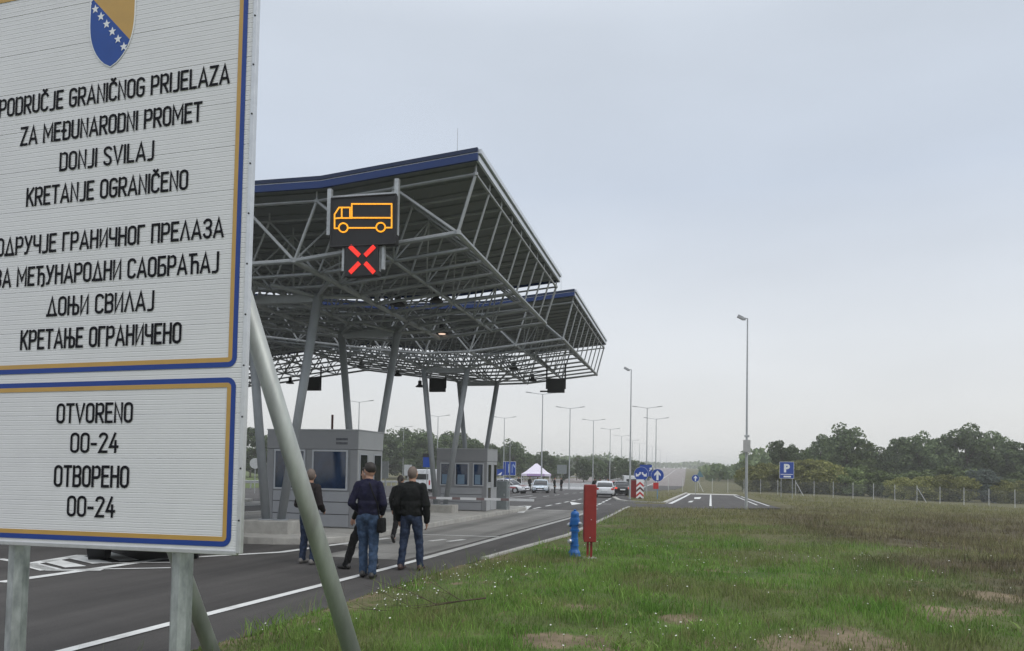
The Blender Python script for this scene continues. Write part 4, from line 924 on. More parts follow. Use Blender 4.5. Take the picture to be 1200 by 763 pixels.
person(AH, R(72), 'person in black trousers mostly hidden behind the man in navy', 1.73, legs=((-.24, .27), (.06, -.10)), hands=[(-.20, .14, .88), (.2, .14, .9)], elbows=[(-.25, -.04, 1.12), (.25, -.05, 1.12)], top=blackj, bottom=blackc, hair=hair_d, jacket_len=.82, head_turn=R(10), lean=.02)
AW = foot(465, 637)
person((AW[0]+.06, AW[1], AW[2]), R(6), 'woman with a dark ponytail walking off in black clothes beside the cropped man', 1.60, legs=((-.08, -.30), (.09, .14)), lift=(.12, 0), hands=[(-.23, .10, .86), (.22, .0, .82)], top=blackj, bottom=blackc, shoes=shoe_d, hair=hair_d, hair_kind='ponytail', jacket_len=.76, bulk=.98)
A1 = foot(361, 661)
person(A1, R(-6), 'bald man in a dark jacket and jeans behind the raking strut, facing the near booth', 1.68, legs=((-.15, .05), (.13, -.04)), hands=[(-.24, .24, 1.10), (.18, .19, .98)], elbows=[(-.27, .0, 1.09), (.265, -.06, 1.1)], top=brownj, bottom=jeans_d, shoes=shoe_g, hair=hair_s, hair_kind='cropped', jacket_len=.88, head_turn=R(30), bulk=1.05)
# far figures
def far_pt(px, D, dz=0.): 
    d = ray(px, 560); q = d*D; return Vector((q.x, q.y, gz(q.y)+dz))
FP = [(608, 92, 'person in dark clothing standing left of the tent near the police car'), (621, 100, 'person in dark clothing at the foot of the left tent leg'), (650, 84, 'person in dark clothing right of the white saloon car'), (630, 108, 'person in dark clothing under the tent behind the white saloon'),
      (697, 79, 'leftmost dark haired person beyond the pale hatchback'), (703.5, 82, 'middle dark haired person beyond the pale hatchback'), (713, 80, 'rightmost dark haired person beyond the pale hatchback'), (658, 104, 'person in dark clothing in front of the white barrier blocks')]
fp0 = None
for i, (px, D, lab) in enumerate(FP):
    q = far_pt(px, D)
    if fp0 is None: fp0 = person(q, R(170), lab, 1.75, top=blackj, bottom=blackc, vox=.014, legs=((-.11, 0), (.11, .05)), group='people far down the road'); e = fp0
    else: e = copy_tree(fp0)
    e.location = q; e.rotation_euler.z = R(170+i*47); e['label'] = lab

# ------------------------------------------------------------------ cars
CP = {}
def paint(name, c, metal=.1): 
    m = mat(name, c, .28, metal, .04, 2); m.node_tree.nodes['Principled BSDF'].inputs['Coat Weight'].default_value = .6; return m
def loft(mb, secs, mi=0, cap=True):
    n = len(secs[0]); vs = [p for s in secs for p in s]
    fs = [(j*n+i, j*n+(i+1) % n, (j+1)*n+(i+1) % n, (j+1)*n+i) for j in range(len(secs)-1) for i in range(n)]
    if cap: fs += [tuple(range(n-1, -1, -1)), tuple(range((len(secs)-1)*n, len(secs)*n))]
    mb.add(vs, fs, mi)
def car(loc, rz, label, body_m, kind='saloon', stripe=None, lights_on=False):
    """nose towards local -y"""
    e = empty('car', loc, rz); tag(e, label, 'car'); Lh = 2.25; hwid = .90
    # station: y, half width, sill z, belt z
    st = [(-2.25, .62, .36, .58), (-2.18, .76, .26, .68), (-1.9, .86, .20, .77), (-1.3, .90, .19, .85), (-.7, .90, .19, .91), (.4, .905, .19, .93), (1.2, .90, .19, .95), (1.85, .87, .22, .97 if kind != 'saloon' else .98), (2.15, .80, .28, .95), (2.25, .70, .40, .85)]
    secs = []
    for y, w, zs, zb_ in st:
        half = [(w*.80, zs), (w*.97, zs+.10), (w, zs+(zb_-zs)*.45), (w*.985, zs+(zb_-zs)*.72), (w*.90, zb_-.02), (w*.55, zb_+.015)]
        secs.append([Vector((x, y, z)) for x, z in half]+[Vector((-x, y, z)) for x, z in half[::-1]])
    mb = MB(); loft(mb, secs); ob = mb.build('body', body_m, e, smooth=True)
    sd_ = ob.modifiers.new('s', 'SUBSURF'); sd_.levels = 2; sd_.render_levels = 2
    hb = kind == 'hatch'
    A, B, C, D = -1.05, -.25, (1.25 if hb else .85), (2.05 if hb else 1.62)     # glasshouse: screen foot, screen head, roof end, rear foot
    rz_ = 1.45
    g = MB(); secs = []
    for y, w, z in ((A, .74, .93), (A+.35, .73, 1.13), (B, .66, rz_-.05), (.3, .64, rz_-.01), (C, .62, rz_-.06), ((C+D)/2, .67, 1.22), (D, .70, .98)):
        secs.append([Vector((x, y, zz)) for x, zz in ((.80, .90), ((.80+w)/2+.01, (z+.9)/2), (w, z-.02), (w*.6, z), (-w*.6, z), (-w, z-.02), (-(.80+w)/2-.01, (z+.9)/2), (-.80, .90))])
    loft(g, secs); g.build('glasshouse', glass_d, e, smooth=True)
    r = MB(); secs = []
    for y, w, z in ((B-.06, .66, rz_-.055), (.0, .655, rz_-.0), (.5, .65, rz_+.006), (C, .63, rz_-.045), (C+.1, .62, rz_-.09)):
        secs.append([Vector((x, y, zz)) for x, zz in ((w+.005, z-.05), (w*.98, z), (w*.5, z+.022), (-w*.5, z+.022), (-w*.98, z), (-w-.005, z-.05))])
    loft(r, secs); r.build('roof', body_m, e, smooth=True)
    pl = MB()
    for s in (-1, 1):
        pl.path([(s*.79, A, .92), (s*.755, A+.35, 1.14), (s*.68, B, rz_-.06), (s*.66, .3, rz_-.03), (s*.645, C, rz_-.08), (s*.70, (C+D)/2, 1.21), (s*.735, D, .97)], .035, 6); pl.tube((s*.81, .15, .92), (s*.675, .2, rz_-.04), .035, n=6)
    pl.build('pillar', body_m, e)
    for s in (-1, 1):
        for y in (-1.33, 1.33):
            w = MB(); w.tube((s*.70, y, .32), (s*.905, y, .32), .325, n=24); wo = w.build('wheel', rubber, e)
            q = MB(); q.tube((s*.88, y, .32), (s*.915, y, .32), .215, .19, n=20); q.build('rim', alu, wo)
            q = MB(); q.tube((s*.62, y, .33), (s*.893, y, .33), .375, n=24); q.build('wheel_arch', black_m, e)
        h = MB(); h.box((s*.60, -2.135, .64), (.34, .16, .14), rz=s*.35); h.build('headlight', mat('lamp lens', (.6, .63, .66), .15, .2), e, bevel=.03)
        t = MB(); t.box((s*.66, 2.16, .80), (.26, .14, .17), rz=-s*.25); t.build('taillight', mat('tail lens', (.45, .02, .02), .25) if not lights_on else glow('tail glow', (1, .08, .05), .9), e, bevel=.03)
        q = MB(); q.box((s*.97, -.72, .98), (.18, .09, .13)); q.build('mirror', body_m, e, bevel=.03)
        q = MB(); q.tube((s*.913, -.05, .80), (s*.913, .1, .80), .016, n=6); q.build('handle', body_m, e)
    q = MB(); q.box((0, -2.225, .52), (.85, .08, .16)); q.build('grille', black_m, e, bevel=.02)
    q = MB(); q.box((0, -2.2, .32), (1.2, .1, .11)); q.box((0, 2.18, .33), (1.35, .12, .13)); q.build('bumper_inlay', black_m, e, bevel=.02)
    for y, z in ((-2.285, .44), (2.272, .66)):
        q = MB(); q.box((0, y, z), (.52, .02, .115)); q.build('number_plate', sign_w, e)
    if stripe:
        q = MB()
        for s in (-1, 1): q.box((s*.905, .1, .62), (.012, 3.0, .16))
        q.box((0, -1.75, .845), (1.1, .5, .01)); q.build('stripe', stripe, e)
        q = MB(); q.box((0, .1, 1.53), (1.0, .22, .1)); q.build('light_bar', sign_b, e, bevel=.02)
    return e
def carpos(px, D): return far_pt(px, D, .005)
white_p = paint('white car paint', (.70, .72, .74)); black_p = paint('black car paint', (.010, .011, .013)); red_p = paint('red car paint', (.35, .02, .02)); silver_p = paint('silver blue paint', (.60, .68, .74), .3)
t1 = gnd(108, 655); t2 = Vector((-8.9, 12.75, gz(12.7))); mid = (t1+t2)/2; dirn = Vector((-.5, .866, 0))
cpos = mid+dirn*1.33; car((cpos.x, cpos.y, gz(13.5)+.005), math.atan2(-dirn.x, dirn.y), 'black car parked on the hatched markings behind the big sign', black_p, 'hatch')
car(carpos(634, 85), R(8), 'white saloon car facing the camera in front of the tent', silver_p)
car(carpos(596, 80), R(72), 'white police car with a red stripe right of the second booth', white_p, stripe=mat('faded red stripe', (.50, .16, .17), .4))
car(carpos(708.5, 70), R(-173), 'pale hatchback seen from behind on the right lane', white_p, 'hatch')['label'] = 'pale white hatchback seen from behind, nearest of the cars in the queue'
car(carpos(727.5, 80), R(-170), 'black hatchback with red tail lights ahead of the pale hatchback', black_p, 'hatch', lights_on=True)
car(carpos(719.5, 88), R(-172), 'red hatchback half hidden between the pale and the black cars', red_p, 'hatch')
# white van and box lorry
def van(px, D, rz, label, L_=5.2, hgt=2.3, lorry=False):
    e = empty('van', far_pt(px, D, .0), rz); tag(e, label, 'van')
    m = MB(); pr = [(-L_/2, .35), (-L_/2, .95), (-L_/2+.75, 1.15), (-L_/2+1.3, hgt-.1), (-L_/2+1.7, hgt), (L_/2, hgt-.02), (L_/2+.03, .35)]
    m.prism([(-.95, y, z) for y, z in pr], (1.9, 0, 0)); m.build('body', white_p, e, bevel=.06)
    m = MB(); m.prism([(-.83, -L_/2+.80, 1.2), (.83, -L_/2+.80, 1.2), (.78, -L_/2+1.24, hgt-.2), (-.78, -L_/2+1.24, hgt-.2)], (0, -.03, 0.02)); m.build('windscreen', glass_d, e)
    m = MB(); m.box((0, L_/2+.035, hgt*.68), (1.3, .02, .55)); m.build('rear_window', glass_d, e)
    for s in (-1, 1):
        m = MB(); m.box((s*.953, -L_/2+1.75, 1.55), (.012, .85, .55)); m.build('side_window', glass_d, e)
        m = MB(); m.box((s*.8, L_/2+.035, 1.0), (.14, .03, .45)); m.build('taillight', sign_r, e)
        for y in (-L_/2+.95, L_/2-.95): m = MB(); m.tube((s*.75, y, .35), (s*.965, y, .35), .35, n=20); m.build('wheel', rubber, e)
    return e
van(738.5, 100, R(-172), 'white van seen from behind beyond the black hatchback', 5.2, 2.2)
van(506, 78, R(178), 'white van half hidden left of the second booth', 5.4, 2.3)

# ------------------------------------------------------------------ tent
q = far_pt(628.5, 97); e = empty('tent', q, R(8)); tag(e, 'white and lilac pop up tent with a pointed roof beyond the booths', 'tent')
lil = mat('white tent cloth', (.72, .68, .78), .8, 0, .05, 1); lil2 = mat('lilac tent cloth', (.50, .36, .62), .8, 0, .08, 1)
h = 1.78
m = MB(); m.add([(-h, -h, 2.15), (h, -h, 2.15), (h, h, 2.15), (-h, h, 2.15), (-.75*h, -.75*h, 2.40), (.75*h, -.75*h, 2.40), (.75*h, .75*h, 2.40), (-.75*h, .75*h, 2.40), (-.12, -.12, 3.45), (.12, -.12, 3.45), (.12, .12, 3.45), (-.12, .12, 3.45)],
      [(a, (a+1) % 4, 4+(a+1) % 4, 4+a) for a in range(4)]+[(4+a, 4+(a+1) % 4, 8+(a+1) % 4, 8+a) for a in range(4)]+[(8, 9, 10, 11)]); m.build('roof', lil, e)
m = MB()
for a in range(4):
    Mz = Matrix.Rotation(a*math.pi/2, 3, 'Z'); c = Mz @ Vector((0, -h, 2.03)); m.box(c, (2*h*.62, .02, .28), 1, M=Mz)
    for s in (-1, 1): m.box(Mz @ Vector((s*h*.81, -h, 2.03)), (2*h*.19-.01, .02, .28), 0, M=Mz)
m.build('valance', [lil, lil2], e)
for a, b in ((-1, -1), (1, -1), (1, 1), (-1, 1)): m = MB(); m.box((a*(h-.06), b*(h-.06), 1.07), (.07, .07, 2.15)); m.build('leg', wht, e)

# ------------------------------------------------------------------ lamp posts
def street_lamp(label):
    e = empty('street_lamp'); tag(e, label, 'street lamp', 'double armed street lamps along the road'); HH = 12.
    m = MB(); m.tube((0, 0, -.2), (0, 0, HH), .11, .055, n=10); m.build('pole', galv, e)
    m = MB(); m.tube((0, 0, HH-.05), (-1.5, 0, HH+.16), .035, n=6); m.tube((0, 0, HH-.05), (1.5, 0, HH+.16), .035, n=6); m.build('arm', galv, e)
    for s in (-1, 1): m = MB(); m.box((s*1.75, 0, HH+.19), (.75, .26, .09), M=Matrix.Rotation(-s*.13, 3, 'Y')); m.build('lamp_head', mat('lamp head grey', (.33, .34, .35), .5), e, bevel=.02)
    return e
SL = [(634.5, 460.5), (667, 477.5), (694.7, 492), (714.5, 502.5), (728, 510.5), (740.6, 516), (749, 519.6), (757.6, 477), (768.3, 490.2), (773.4, 527), (764, 523), (781, 531)]
extra = [(472, 500), (590, 489), (512, 487), (419, 470)]
words = ['first and tallest from the left of the double armed lamp row right of the tent', 'second double armed lamp from the left in the row behind the tent', 'third double armed lamp of the row, behind the red cabinet', 'fourth double armed lamp of the left row', 'fifth double armed lamp of the left row, left of the tall mast', 'sixth double armed lamp, just right of the tall mast', 'seventh double armed lamp, far down the road',
         'taller double armed lamp directly above the round two arrow sign', 'double armed lamp directly above the round straight arrow sign', 'very small far double armed lamp right of the straight arrow sign', 'very small far double armed lamp between the two tall right ones', 'tiniest double armed lamp at the end of the row',
         'double armed lamp standing in the gap between the two booths', 'double armed lamp rising behind the right edge of the second booth', 'far double armed lamp seen through the second canopy columns', 'far double armed lamp top showing left of the first booth roof']
sl0 = None
for i, (px, py) in enumerate(SL+extra):
    hy = 547.1+.017*(px-600); D = 60.
    for _ in range(60):
        g_ = far_pt(px, D); D = .5*D+.5*(g_.z+12.1-EYE)*FPX/(hy-py)
        D = min(D, 900)
    p = far_pt(px, D); xx = proj((p.x, p.y, p.z+6))[0]
    if sl0 is None: sl0 = street_lamp(words[0]); e = sl0
    else: e = copy_tree(sl0)
    e.location = p; e.rotation_euler.z = R(4); e['label'] = words[i]
def mast(px, pyb, pyt, label, box):
    g_ = gnd(px, pyb); top = at_y(px, pyt, g_.y); HH = top.z-g_.z; e = empty('camera_mast', g_); tag(e, label, 'mast')
    m = MB(); m.tube((0, 0, -.1), (0, 0, HH*.36), .085, .08, n=12); m.tube((0, 0, HH*.36), (0, 0, HH), .065, .04, n=12); m.build('pole', galv, e)
    m = MB(); m.tube((0, 0, HH-.02), (-.30, 0, HH+.03), .03, n=8); m.build('bracket', galv, e)
    m = MB(); m.box((-.42, -.05, HH+.06), (.40, .2, .20), M=Matrix.Rotation(.5, 3, 'Y')); m.box((-.22, -.1, HH-.06), (.22, .14, .16)); m.build('camera', mat('camera grey', (.35, .36, .37), .45), e, bevel=.02)
    if box:
        z = at_y(px, 523, g_.y).z-g_.z; m = MB(); m.box((0, -.14, z), (.42, .22, .78)); m.build('equipment_box', mat('box grey', (.42, .42, .41), .5), e, bevel=.02)
        m = MB(); m.box((0, -.09, z+.62), (.3, .08, .12)); m.build('clamp', galv, e)
    return e
mast(874.5, 596, 373, 'tall slim mast with a grey box half way up, alone by the grass', True)
mast(738, 585, 433, 'tall slim mast topped with a camera, behind the round two arrow sign', False)

# ------------------------------------------------------------------ traffic signs
def arrow_pts(cx, cz, s, ang=0):
    P = [(-.09, -.42), (.09, -.42), (.09, .08), (.27, -.08), (.27, .10), (0, .42), (-.27, .10), (-.27, -.08), (-.09, .08)]; c, sn = math.cos(ang), math.sin(ang)
    return [(cx+s*(x*c-z*sn), cz+s*(x*sn+z*c)) for x, z in P]
def sign_root(px, pyc, D, label, post_m=galv, dx=0):
    c = col_at(px, pyc, D); zg = gz(c.y); e = empty('traffic_sign', (c.x, c.y, zg), math.atan2(-c.x, c.y)*.55); tag(e, label, 'traffic sign'); e['cz'] = c.z-zg
    m = MB(); m.tube((dx, .05, -.15), (dx, .05, c.z-zg+.3), .032, n=8); m.build('post', post_m, e); return e, c.z-zg
def disc(e, cz, r, name='sign_plate'):
    m = MB(); m.tube((0, .012, cz), (0, -.012, cz), r, n=32); m.tube((0, .0121, cz), (0, -.006, cz), r*1.03, n=32, mi=1); return m.build(name, [sign_b, sign_w], e)
e, cz = sign_root(751.5, 555.5, 66, 'round blue sign with two curved white arrows above the chevron board')
disc(e, cz, .60)
m = MB()
for s in (-1, 1):
    P = [Vector((s*.10, -.014, cz+.16)), Vector((s*.10, -.014, cz+.02)), Vector((s*.24, -.014, cz-.08)), Vector((s*.34, -.014, cz-.12))]
    for a, b in zip(P, P[1:]): d = (b-a).normalized(); n = Vector((-d.z, 0, d.x))*.065; m.prism([a+n, b+n, b-n, a-n], (0, -.004, 0))
    m.prism([(s*.46, -.014, cz-.22), (s*.46, -.014, cz+.10), (s*.18, -.014, cz-.20)], (0, -.005, 0))
m.build('arrow', sign_w, e)
p = gnd(750, 584.3)
ch_ = col_at(750, 573, 65.4); zg = gz(ch_.y); e = empty('chevron_board', (ch_.x, ch_.y, zg), R(8)); tag(e, 'red and white chevron board below the round two arrow sign', 'traffic sign')
m = MB(); m.box((0, 0, ch_.z-zg), (.62, .04, 1.62)); bo = m.build('board', sign_w, e)
m = MB(); zc = ch_.z-zg
for k in range(4):
    z = zc+.62-k*.42
    if k == 3: z += .0
    hgt = .20
    m.prism([(-.305, -.022, z-.28), (0, -.022, z), (.305, -.022, z-.28), (.305, -.022, max(z-.28-hgt, zc-.80)), (0, -.022, z-hgt), (-.305, -.022, max(z-.28-hgt, zc-.80))], (0, -.003, 0), k % 2)
m.build('chevron', [sign_r, mat('dark chevron', (.10, .02, .02), .4)], bo)
for s in (-.2, .2): m = MB(); m.tube((s, .05, -.1), (s, .05, zc), .025, n=6); m.build('post', galv, e)
rc = col_at(743, 573, 66.5); e = empty('fire_cabinet', (rc.x, rc.y, gz(rc.y)), R(6)); tag(e, 'low red fire cabinet directly behind the chevron board', 'cabinet')
zc = rc.z-gz(rc.y); m = MB(); m.box((0, 0, zc), (.75, .3, 1.5)); m.build('cabinet_body', red_m, e, bevel=.02); m = MB(); m.box((0, -.155, zc), (.62, .012, 1.3)); m.build('door', red_m, e); m = MB(); m.box((0, 0, (zc-.75)/2), (.12, .12, max(.1, zc-.75))); m.build('post', red_m, e)
e, cz = sign_root(758, 551.5, 80, 'rectangular blue sign half hidden behind the round two arrow sign')
m = MB(); m.box((-.1, 0, cz), (1.25, .04, 1.2)); m.build('sign_plate', sign_b, e); m = MB(); m.prism([(x, -.022, z) for x, z in arrow_pts(.38, cz+.15, .55, -.5)], (0, -.004, 0)); m.build('arrow', sign_w, e)
e, cz = sign_root(770.5, 557, 62, 'round blue sign with a straight white arrow right of the two arrow sign', mat('pale blue post', (.10, .28, .48), .5))
disc(e, cz, .50); m = MB(); m.prism([(x, -.014, z) for x, z in arrow_pts(0, cz, .95)], (0, -.004, 0)); m.build('arrow', sign_w, e)
m = MB(); m.box((-.12, 0, cz-.85), (.42, .03, .5)); m.build('red_plate', sign_r, e)
e, cz = sign_root(815, 560.5, 92, 'small far round blue arrow sign at the end of the exit road'); disc(e, cz, .42); m = MB(); m.prism([(x, -.014, z) for x, z in arrow_pts(0, cz, .75)], (0, -.004, 0)); m.build('arrow', sign_w, e)
e, cz = sign_root(820, 555.5, 140, 'far dark triangular sign back behind the small blue arrow sign'); m = MB(); m.prism([(-.7, 0, cz-.55), (.7, 0, cz-.55), (0, 0, cz+.65)], (0, .03, 0)); m.build('sign_plate', mat('sign back', (.10, .20, .24), .5), e)
# parking sign
e, cz = sign_root(922, 551, 80, 'blue rectangular parking sign with a white P on two posts before the trees', dx=-.55)
m = MB(); m.box((0, 0, cz), (1.36, .04, 1.68)); m.box((0, .004, cz), (1.42, .04, 1.74), 1); m.build('sign_plate', [sign_b, sign_w], e)
text_mesh('letter', 'P', -.28, .30, cz-.18, .82, sign_w, e, y=-.022, bold=.05); m = MB(); m.box((0, -.022, cz-.44), (1.2, .004, .06)); m.box((.05, -.022, cz-.67), (.72, .004, .16)); m.build('lower_text', sign_w, e)
m = MB(); m.tube((.55, .05, -1.4), (.55, .05, cz+.6), .032, n=8); m.build('post', galv, e)
# blue information signs beyond the second booth
e, cz = sign_root(597, 549, 78, 'blue sign with white symbols on thin poles above the police car')
m = MB(); m.box((0, 0, cz), (1.25, .04, 1.35)); m.box((0, .004, cz), (1.31, .04, 1.41), 1); m.build('sign_plate', [sign_b, sign_w], e)
m = MB(); m.box((-.05, -.022, cz+.0), (.12, .004, .85)); m.box((.28, -.022, cz-.02), (.05, .004, .85)); m.prism([(.38, -.02, cz+.5), (.56, -.02, cz+.25), (.56, -.02, cz+.05), (.40, -.02, cz+.25)], (0, -.004, 0)); m.build('symbol', mat('symbol pale', (.45, .55, .75), .5), e)
m = MB(); m.tube((-.42, -.06, -.1), (-.42, -.06, cz+.7), .03, n=6); m.build('post', galv, e)
e, cz = sign_root(586, 553.5, 76, 'small blue sign peeking out behind the second booth wall'); m = MB(); m.box((0, 0, cz), (.62, .04, .62)); m.build('sign_plate', sign_b, e); m = MB(); m.prism([(-.28, -.022, cz-.28), (.1, -.022, cz-.28), (.22, -.022, cz+.05)], (0, -.004, 0)); m.build('symbol', sign_w, e)
e, cz = sign_root(500.5, 540, 60, 'blue sign with a dark top left of the second booth'); m = MB(); m.box((0, 0, cz), (.62, .04, 1.0)); m.box((-.02, -.004, cz+.42), (.66, .05, .28), 1); m.build('sign_plate', [sign_b, black_m], e)
e, cz = sign_root(451.5, 550.5, 42, 'pale blank sign panel behind the near booth'); m = MB(); m.box((0, 0, cz), (.36, .05, .92)); m.build('sign_plate', mat('pale panel', (.45, .47, .47), .5), e)
e, cz = sign_root(478, 551, 60, 'small pale panel on a post between the booths'); m = MB(); m.box((0, 0, cz), (.6, .05, .85)); m.build('sign_plate', mat('pale panel', (.45, .47, .47), .5), e)
e, cz = sign_root(658.5, 550, 120, 'grey back of a large sign right of the tent'); m = MB(); m.box((0, 0, cz), (1.5, .05, 1.4)); m.build('sign_plate', mat('grey sign back', (.20, .22, .22), .5), e)
e, cz = sign_root(299, 543, 60, 'pale round sign between the big sign and the first column'); m = MB(); m.tube((0, 0, cz), (0, .03, cz), .42, n=24); m.build('sign_plate', mat('pale panel', (.4, .4, .4)), e)

# ------------------------------------------------------------------ barriers and rails
cb0 = None
a, b = far_pt(585, 118), far_pt(692, 118)
NB = 8
for i in range(NB):
    if cb0 is None:
        e = empty('concrete_barrier'); m = MB(); m.prism([(-.92, -.3, 0), (-.92, .3, 0), (-.92, .28, .12), (-.92, .12, .4), (-.92, .09, .95), (-.92, -.09, .95), (-.92, -.12, .4), (-.92, -.28, .12)], (1.84, 0, 0)); m.build('block', mat('white barrier', (.55, .56, .57), .7, dirt=.2), e); cb0 = e
        tag(e, 'white concrete barrier block in the row behind the tent and cars', 'barrier', 'white barrier blocks across the far lanes')
    else: e = copy_tree(cb0)
    p = a.lerp(b, (i+.5)/NB); e.location = (p.x, p.y, gz(p.y)); e.rotation_euler.z = math.atan2(b.y-a.y, b.x-a.x)
def rail(pts, label):
    e = empty('guard_rail', pts[0]); tag(e, label, 'guard rail'); o0 = Vector(pts[0]); m = MB(); ps = MB()
    for a, b in zip(pts, pts[1:]):
        a, b = Vector(a), Vector(b); n = int((b-a).length/2)
        for i in range(n):
            p, q = a.lerp(b, i/n)-o0, a.lerp(b, (i+1)/n)-o0; p.z = gz(p.y+o0.y)-o0.z; q.z = gz(q.y+o0.y)-o0.z
            for z in (.58, .72): m.tube(p+Vector((0, 0, z)), q+Vector((0, 0, z)), .07, n=6)
            ps.box(p+Vector((0, .05, .35)), (.1, .1, .75))
    m.build('rail', galv, e); ps.build('rail_posts', galv, e)
rail([(-43, 60, gz(60)), (-43, 128, gz(128)), (-28, 280, gz(280))], 'long steel guard rail along the far left edge of the road')
rail([(-17.3, 128, gz(128)), (-17.3, 420, gz(420))], 'long steel guard rail along the motorway median')

# ------------------------------------------------------------------ fence
f0 = col_at(868, 575, 108); f1 = col_at(1235, 590, 82)
fe = empty('wire_fence', (f0.x, f0.y, -1.95)); tag(fe, 'long grey wire mesh fence on slim posts before the trees', 'fence')
d_ = Vector((f1.x-f0.x, f1.y-f0.y, 0)); Lf = d_.length; d_.normalize(); start = -12.0
def fz(p): return terrain(fe.location.x+p.x, fe.location.y+p.y)-fe.location.z
mesh_m = bpy.data.materials.new('wire mesh'); mesh_m.use_nodes = True; t = mesh_m.node_tree; b = t.nodes['Principled BSDF']; b.inputs['Base Color'].default_value = (.48, .50, .50, 1); b.inputs['Roughness'].default_value = .5
tcn = nd(t, 'ShaderNodeUVMap'); sx = nd(t, 'ShaderNodeSeparateXYZ'); t.links.new(tcn.outputs[0], sx.inputs[0])
outs = []
for ax, per, wdt in (('X', .05, .0028), ('Y', .10, .003)):
    mm = nd(t, 'ShaderNodeMath', operation='PINGPONG'); t.links.new(sx.outputs[ax], mm.inputs[0]); mm.inputs[1].default_value = per/2
    lt = nd(t, 'ShaderNodeMath', operation='LESS_THAN'); t.links.new(mm.outputs[0], lt.inputs[0]); lt.inputs[1].default_value = wdt/2; outs.append(lt.outputs[0])
mxm = nd(t, 'ShaderNodeMath', operation='MAXIMUM'); t.links.new(outs[0], mxm.inputs[0]); t.links.new(outs[1], mxm.inputs[1]); t.links.new(mxm.outputs[0], b.inputs['Alpha'])
pn = MB(); uvs = []; s = start; k = 0
while s < Lf+6:
    p = d_*s; q = d_*(s+2.5); a, c = fz(p), fz(q)
    pn.add([p+Vector((0, 0, a+.05)), q+Vector((0, 0, c+.05)), q+Vector((0, 0, c+1.95)), p+Vector((0, 0, a+1.95))], [(0, 1, 2, 3)]); uvs += [(s, 0), (s+2.5, 0), (s+2.5, 1.9), (s, 1.9)]
    m = MB(); m.box((0, 0, .95), (.05, .05, 2.3))
    if k % 6 == 2: m.tube((.05, 0, 1.8), (.05+d_.x*1.1, d_.y*1.1, -.1), .035, n=6)
    po = m.build('post', mat('fence post pale', (.62, .63, .62), .5), fe); po.location = p+Vector((0, 0, a)); s += 2.5; k += 1
po = pn.build('mesh_panel', mesh_m, fe, fix=False); ul = po.data.uv_layers.new(name='uv'); ul.data.foreach_set('uv', np.array(uvs, np.float32).ravel())

# ------------------------------------------------------------------ trees
def leaf_mat(name, c, c2):
    m = bpy.data.materials.new(name); m.use_nodes = True; t = m.node_tree; b = t.nodes['Principled BSDF']; L = t.links.new
    g = nd(t, 'ShaderNodeNewGeometry'); oi = nd(t, 'ShaderNodeObjectInfo'); mixn = nd(t, 'ShaderNodeMix', data_type='RGBA'); L(g.outputs['Random Per Island'], mixn.inputs[0]); mixn.inputs[6].default_value = (*c, 1); mixn.inputs[7].default_value = (*c2, 1)
    r = nd(t, 'ShaderNodeMapRange'); r.inputs[3].default_value = .75; r.inputs[4].default_value = 1.3; L(oi.outputs['Random'], r.inputs[0]); mu = nd(t, 'ShaderNodeMix', data_type='RGBA', blend_type='MULTIPLY'); mu.inputs[0].default_value = 1; L(mixn.outputs[2], mu.inputs[6]); L(r.outputs[0], mu.inputs[7])
    L(mu.outputs[2], b.inputs['Base Color']); b.inputs['Roughness'].default_value = .8; b.inputs['Specular IOR Level'].default_value = .2
    tr = nd(t, 'ShaderNodeBsdfTranslucent'); L(mu.outputs[2], tr.inputs[0]); ms = nd(t, 'ShaderNodeMixShader'); ms.inputs[0].default_value = .25; L(b.outputs[0], ms.inputs[1]); L(tr.outputs[0], ms.inputs[2]); L(ms.outputs[0], t.nodes['Material Output'].inputs[0]); return m
leaf_d = leaf_mat('dark leaves', (0.064, 0.095, 0.048), (0.161, 0.210, 0.098)); leaf_g = leaf_mat('green leaves', (0.084, 0.121, 0.046), (0.189, 0.236, 0.095)); leaf_y = leaf_mat('yellowing leaves', (0.138, 0.155, 0.046), (0.287, 0.287, 0.109)); leaf_w = leaf_mat('grey willow leaves', (.075, .10, .085), (.15, .18, .155))
bark = mat('bark', (.10, .085, .065), .9, 0, .3, 8, bump=.3)
def leaf_quads(cen, size, rng):
    n = len(cen); a = rng.normal(size=(n, 3)); a /= np.linalg.norm(a, axis=1)[:, None]; b = rng.normal(size=(n, 3)); b -= (a*b).sum(1)[:, None]*a; b /= np.linalg.norm(b, axis=1)[:, None]
    s = size*rng.uniform(.6, 1.35, n)[:, None]; v = np.stack([cen+a*s, cen+b*s*.7, cen-a*s, cen-b*s*.7], 1).reshape(-1, 3); return v
def crown_pts(W_, Hh, nclump, per, rng, base=.18, shape=1.0):
    """leaf clumps hung round limbs: uneven outline, gaps between clumps"""
    P = []; cl = []
    while len(cl) < nclump:
        q = rng.uniform(-1, 1, 3)
        if np.linalg.norm(q) > 1: continue
        if np.linalg.norm(q) < .35 and rng.random() < .7: continue
        zt = (q[2]+1)/2; wid = (1-.55*max(0, zt-.45)**1.2*shape)
        cl.append(np.array([q[0]*W_/2*wid, q[1]*W_/2*wid, Hh*(base+(1-base)*zt)]))
    cl = np.array(cl)
    for c in cl:
        r = rng.uniform(.09, .20)*W_; k = int(per*rng.uniform(.5, 1.4)); d = rng.normal(size=(k, 3)); d /= np.linalg.norm(d, axis=1)[:, None]
        P.append(c+d*(r*rng.uniform(.3, 1., k)**.5)[:, None]*np.array([1, 1, .75]))
    return np.concatenate(P), cl
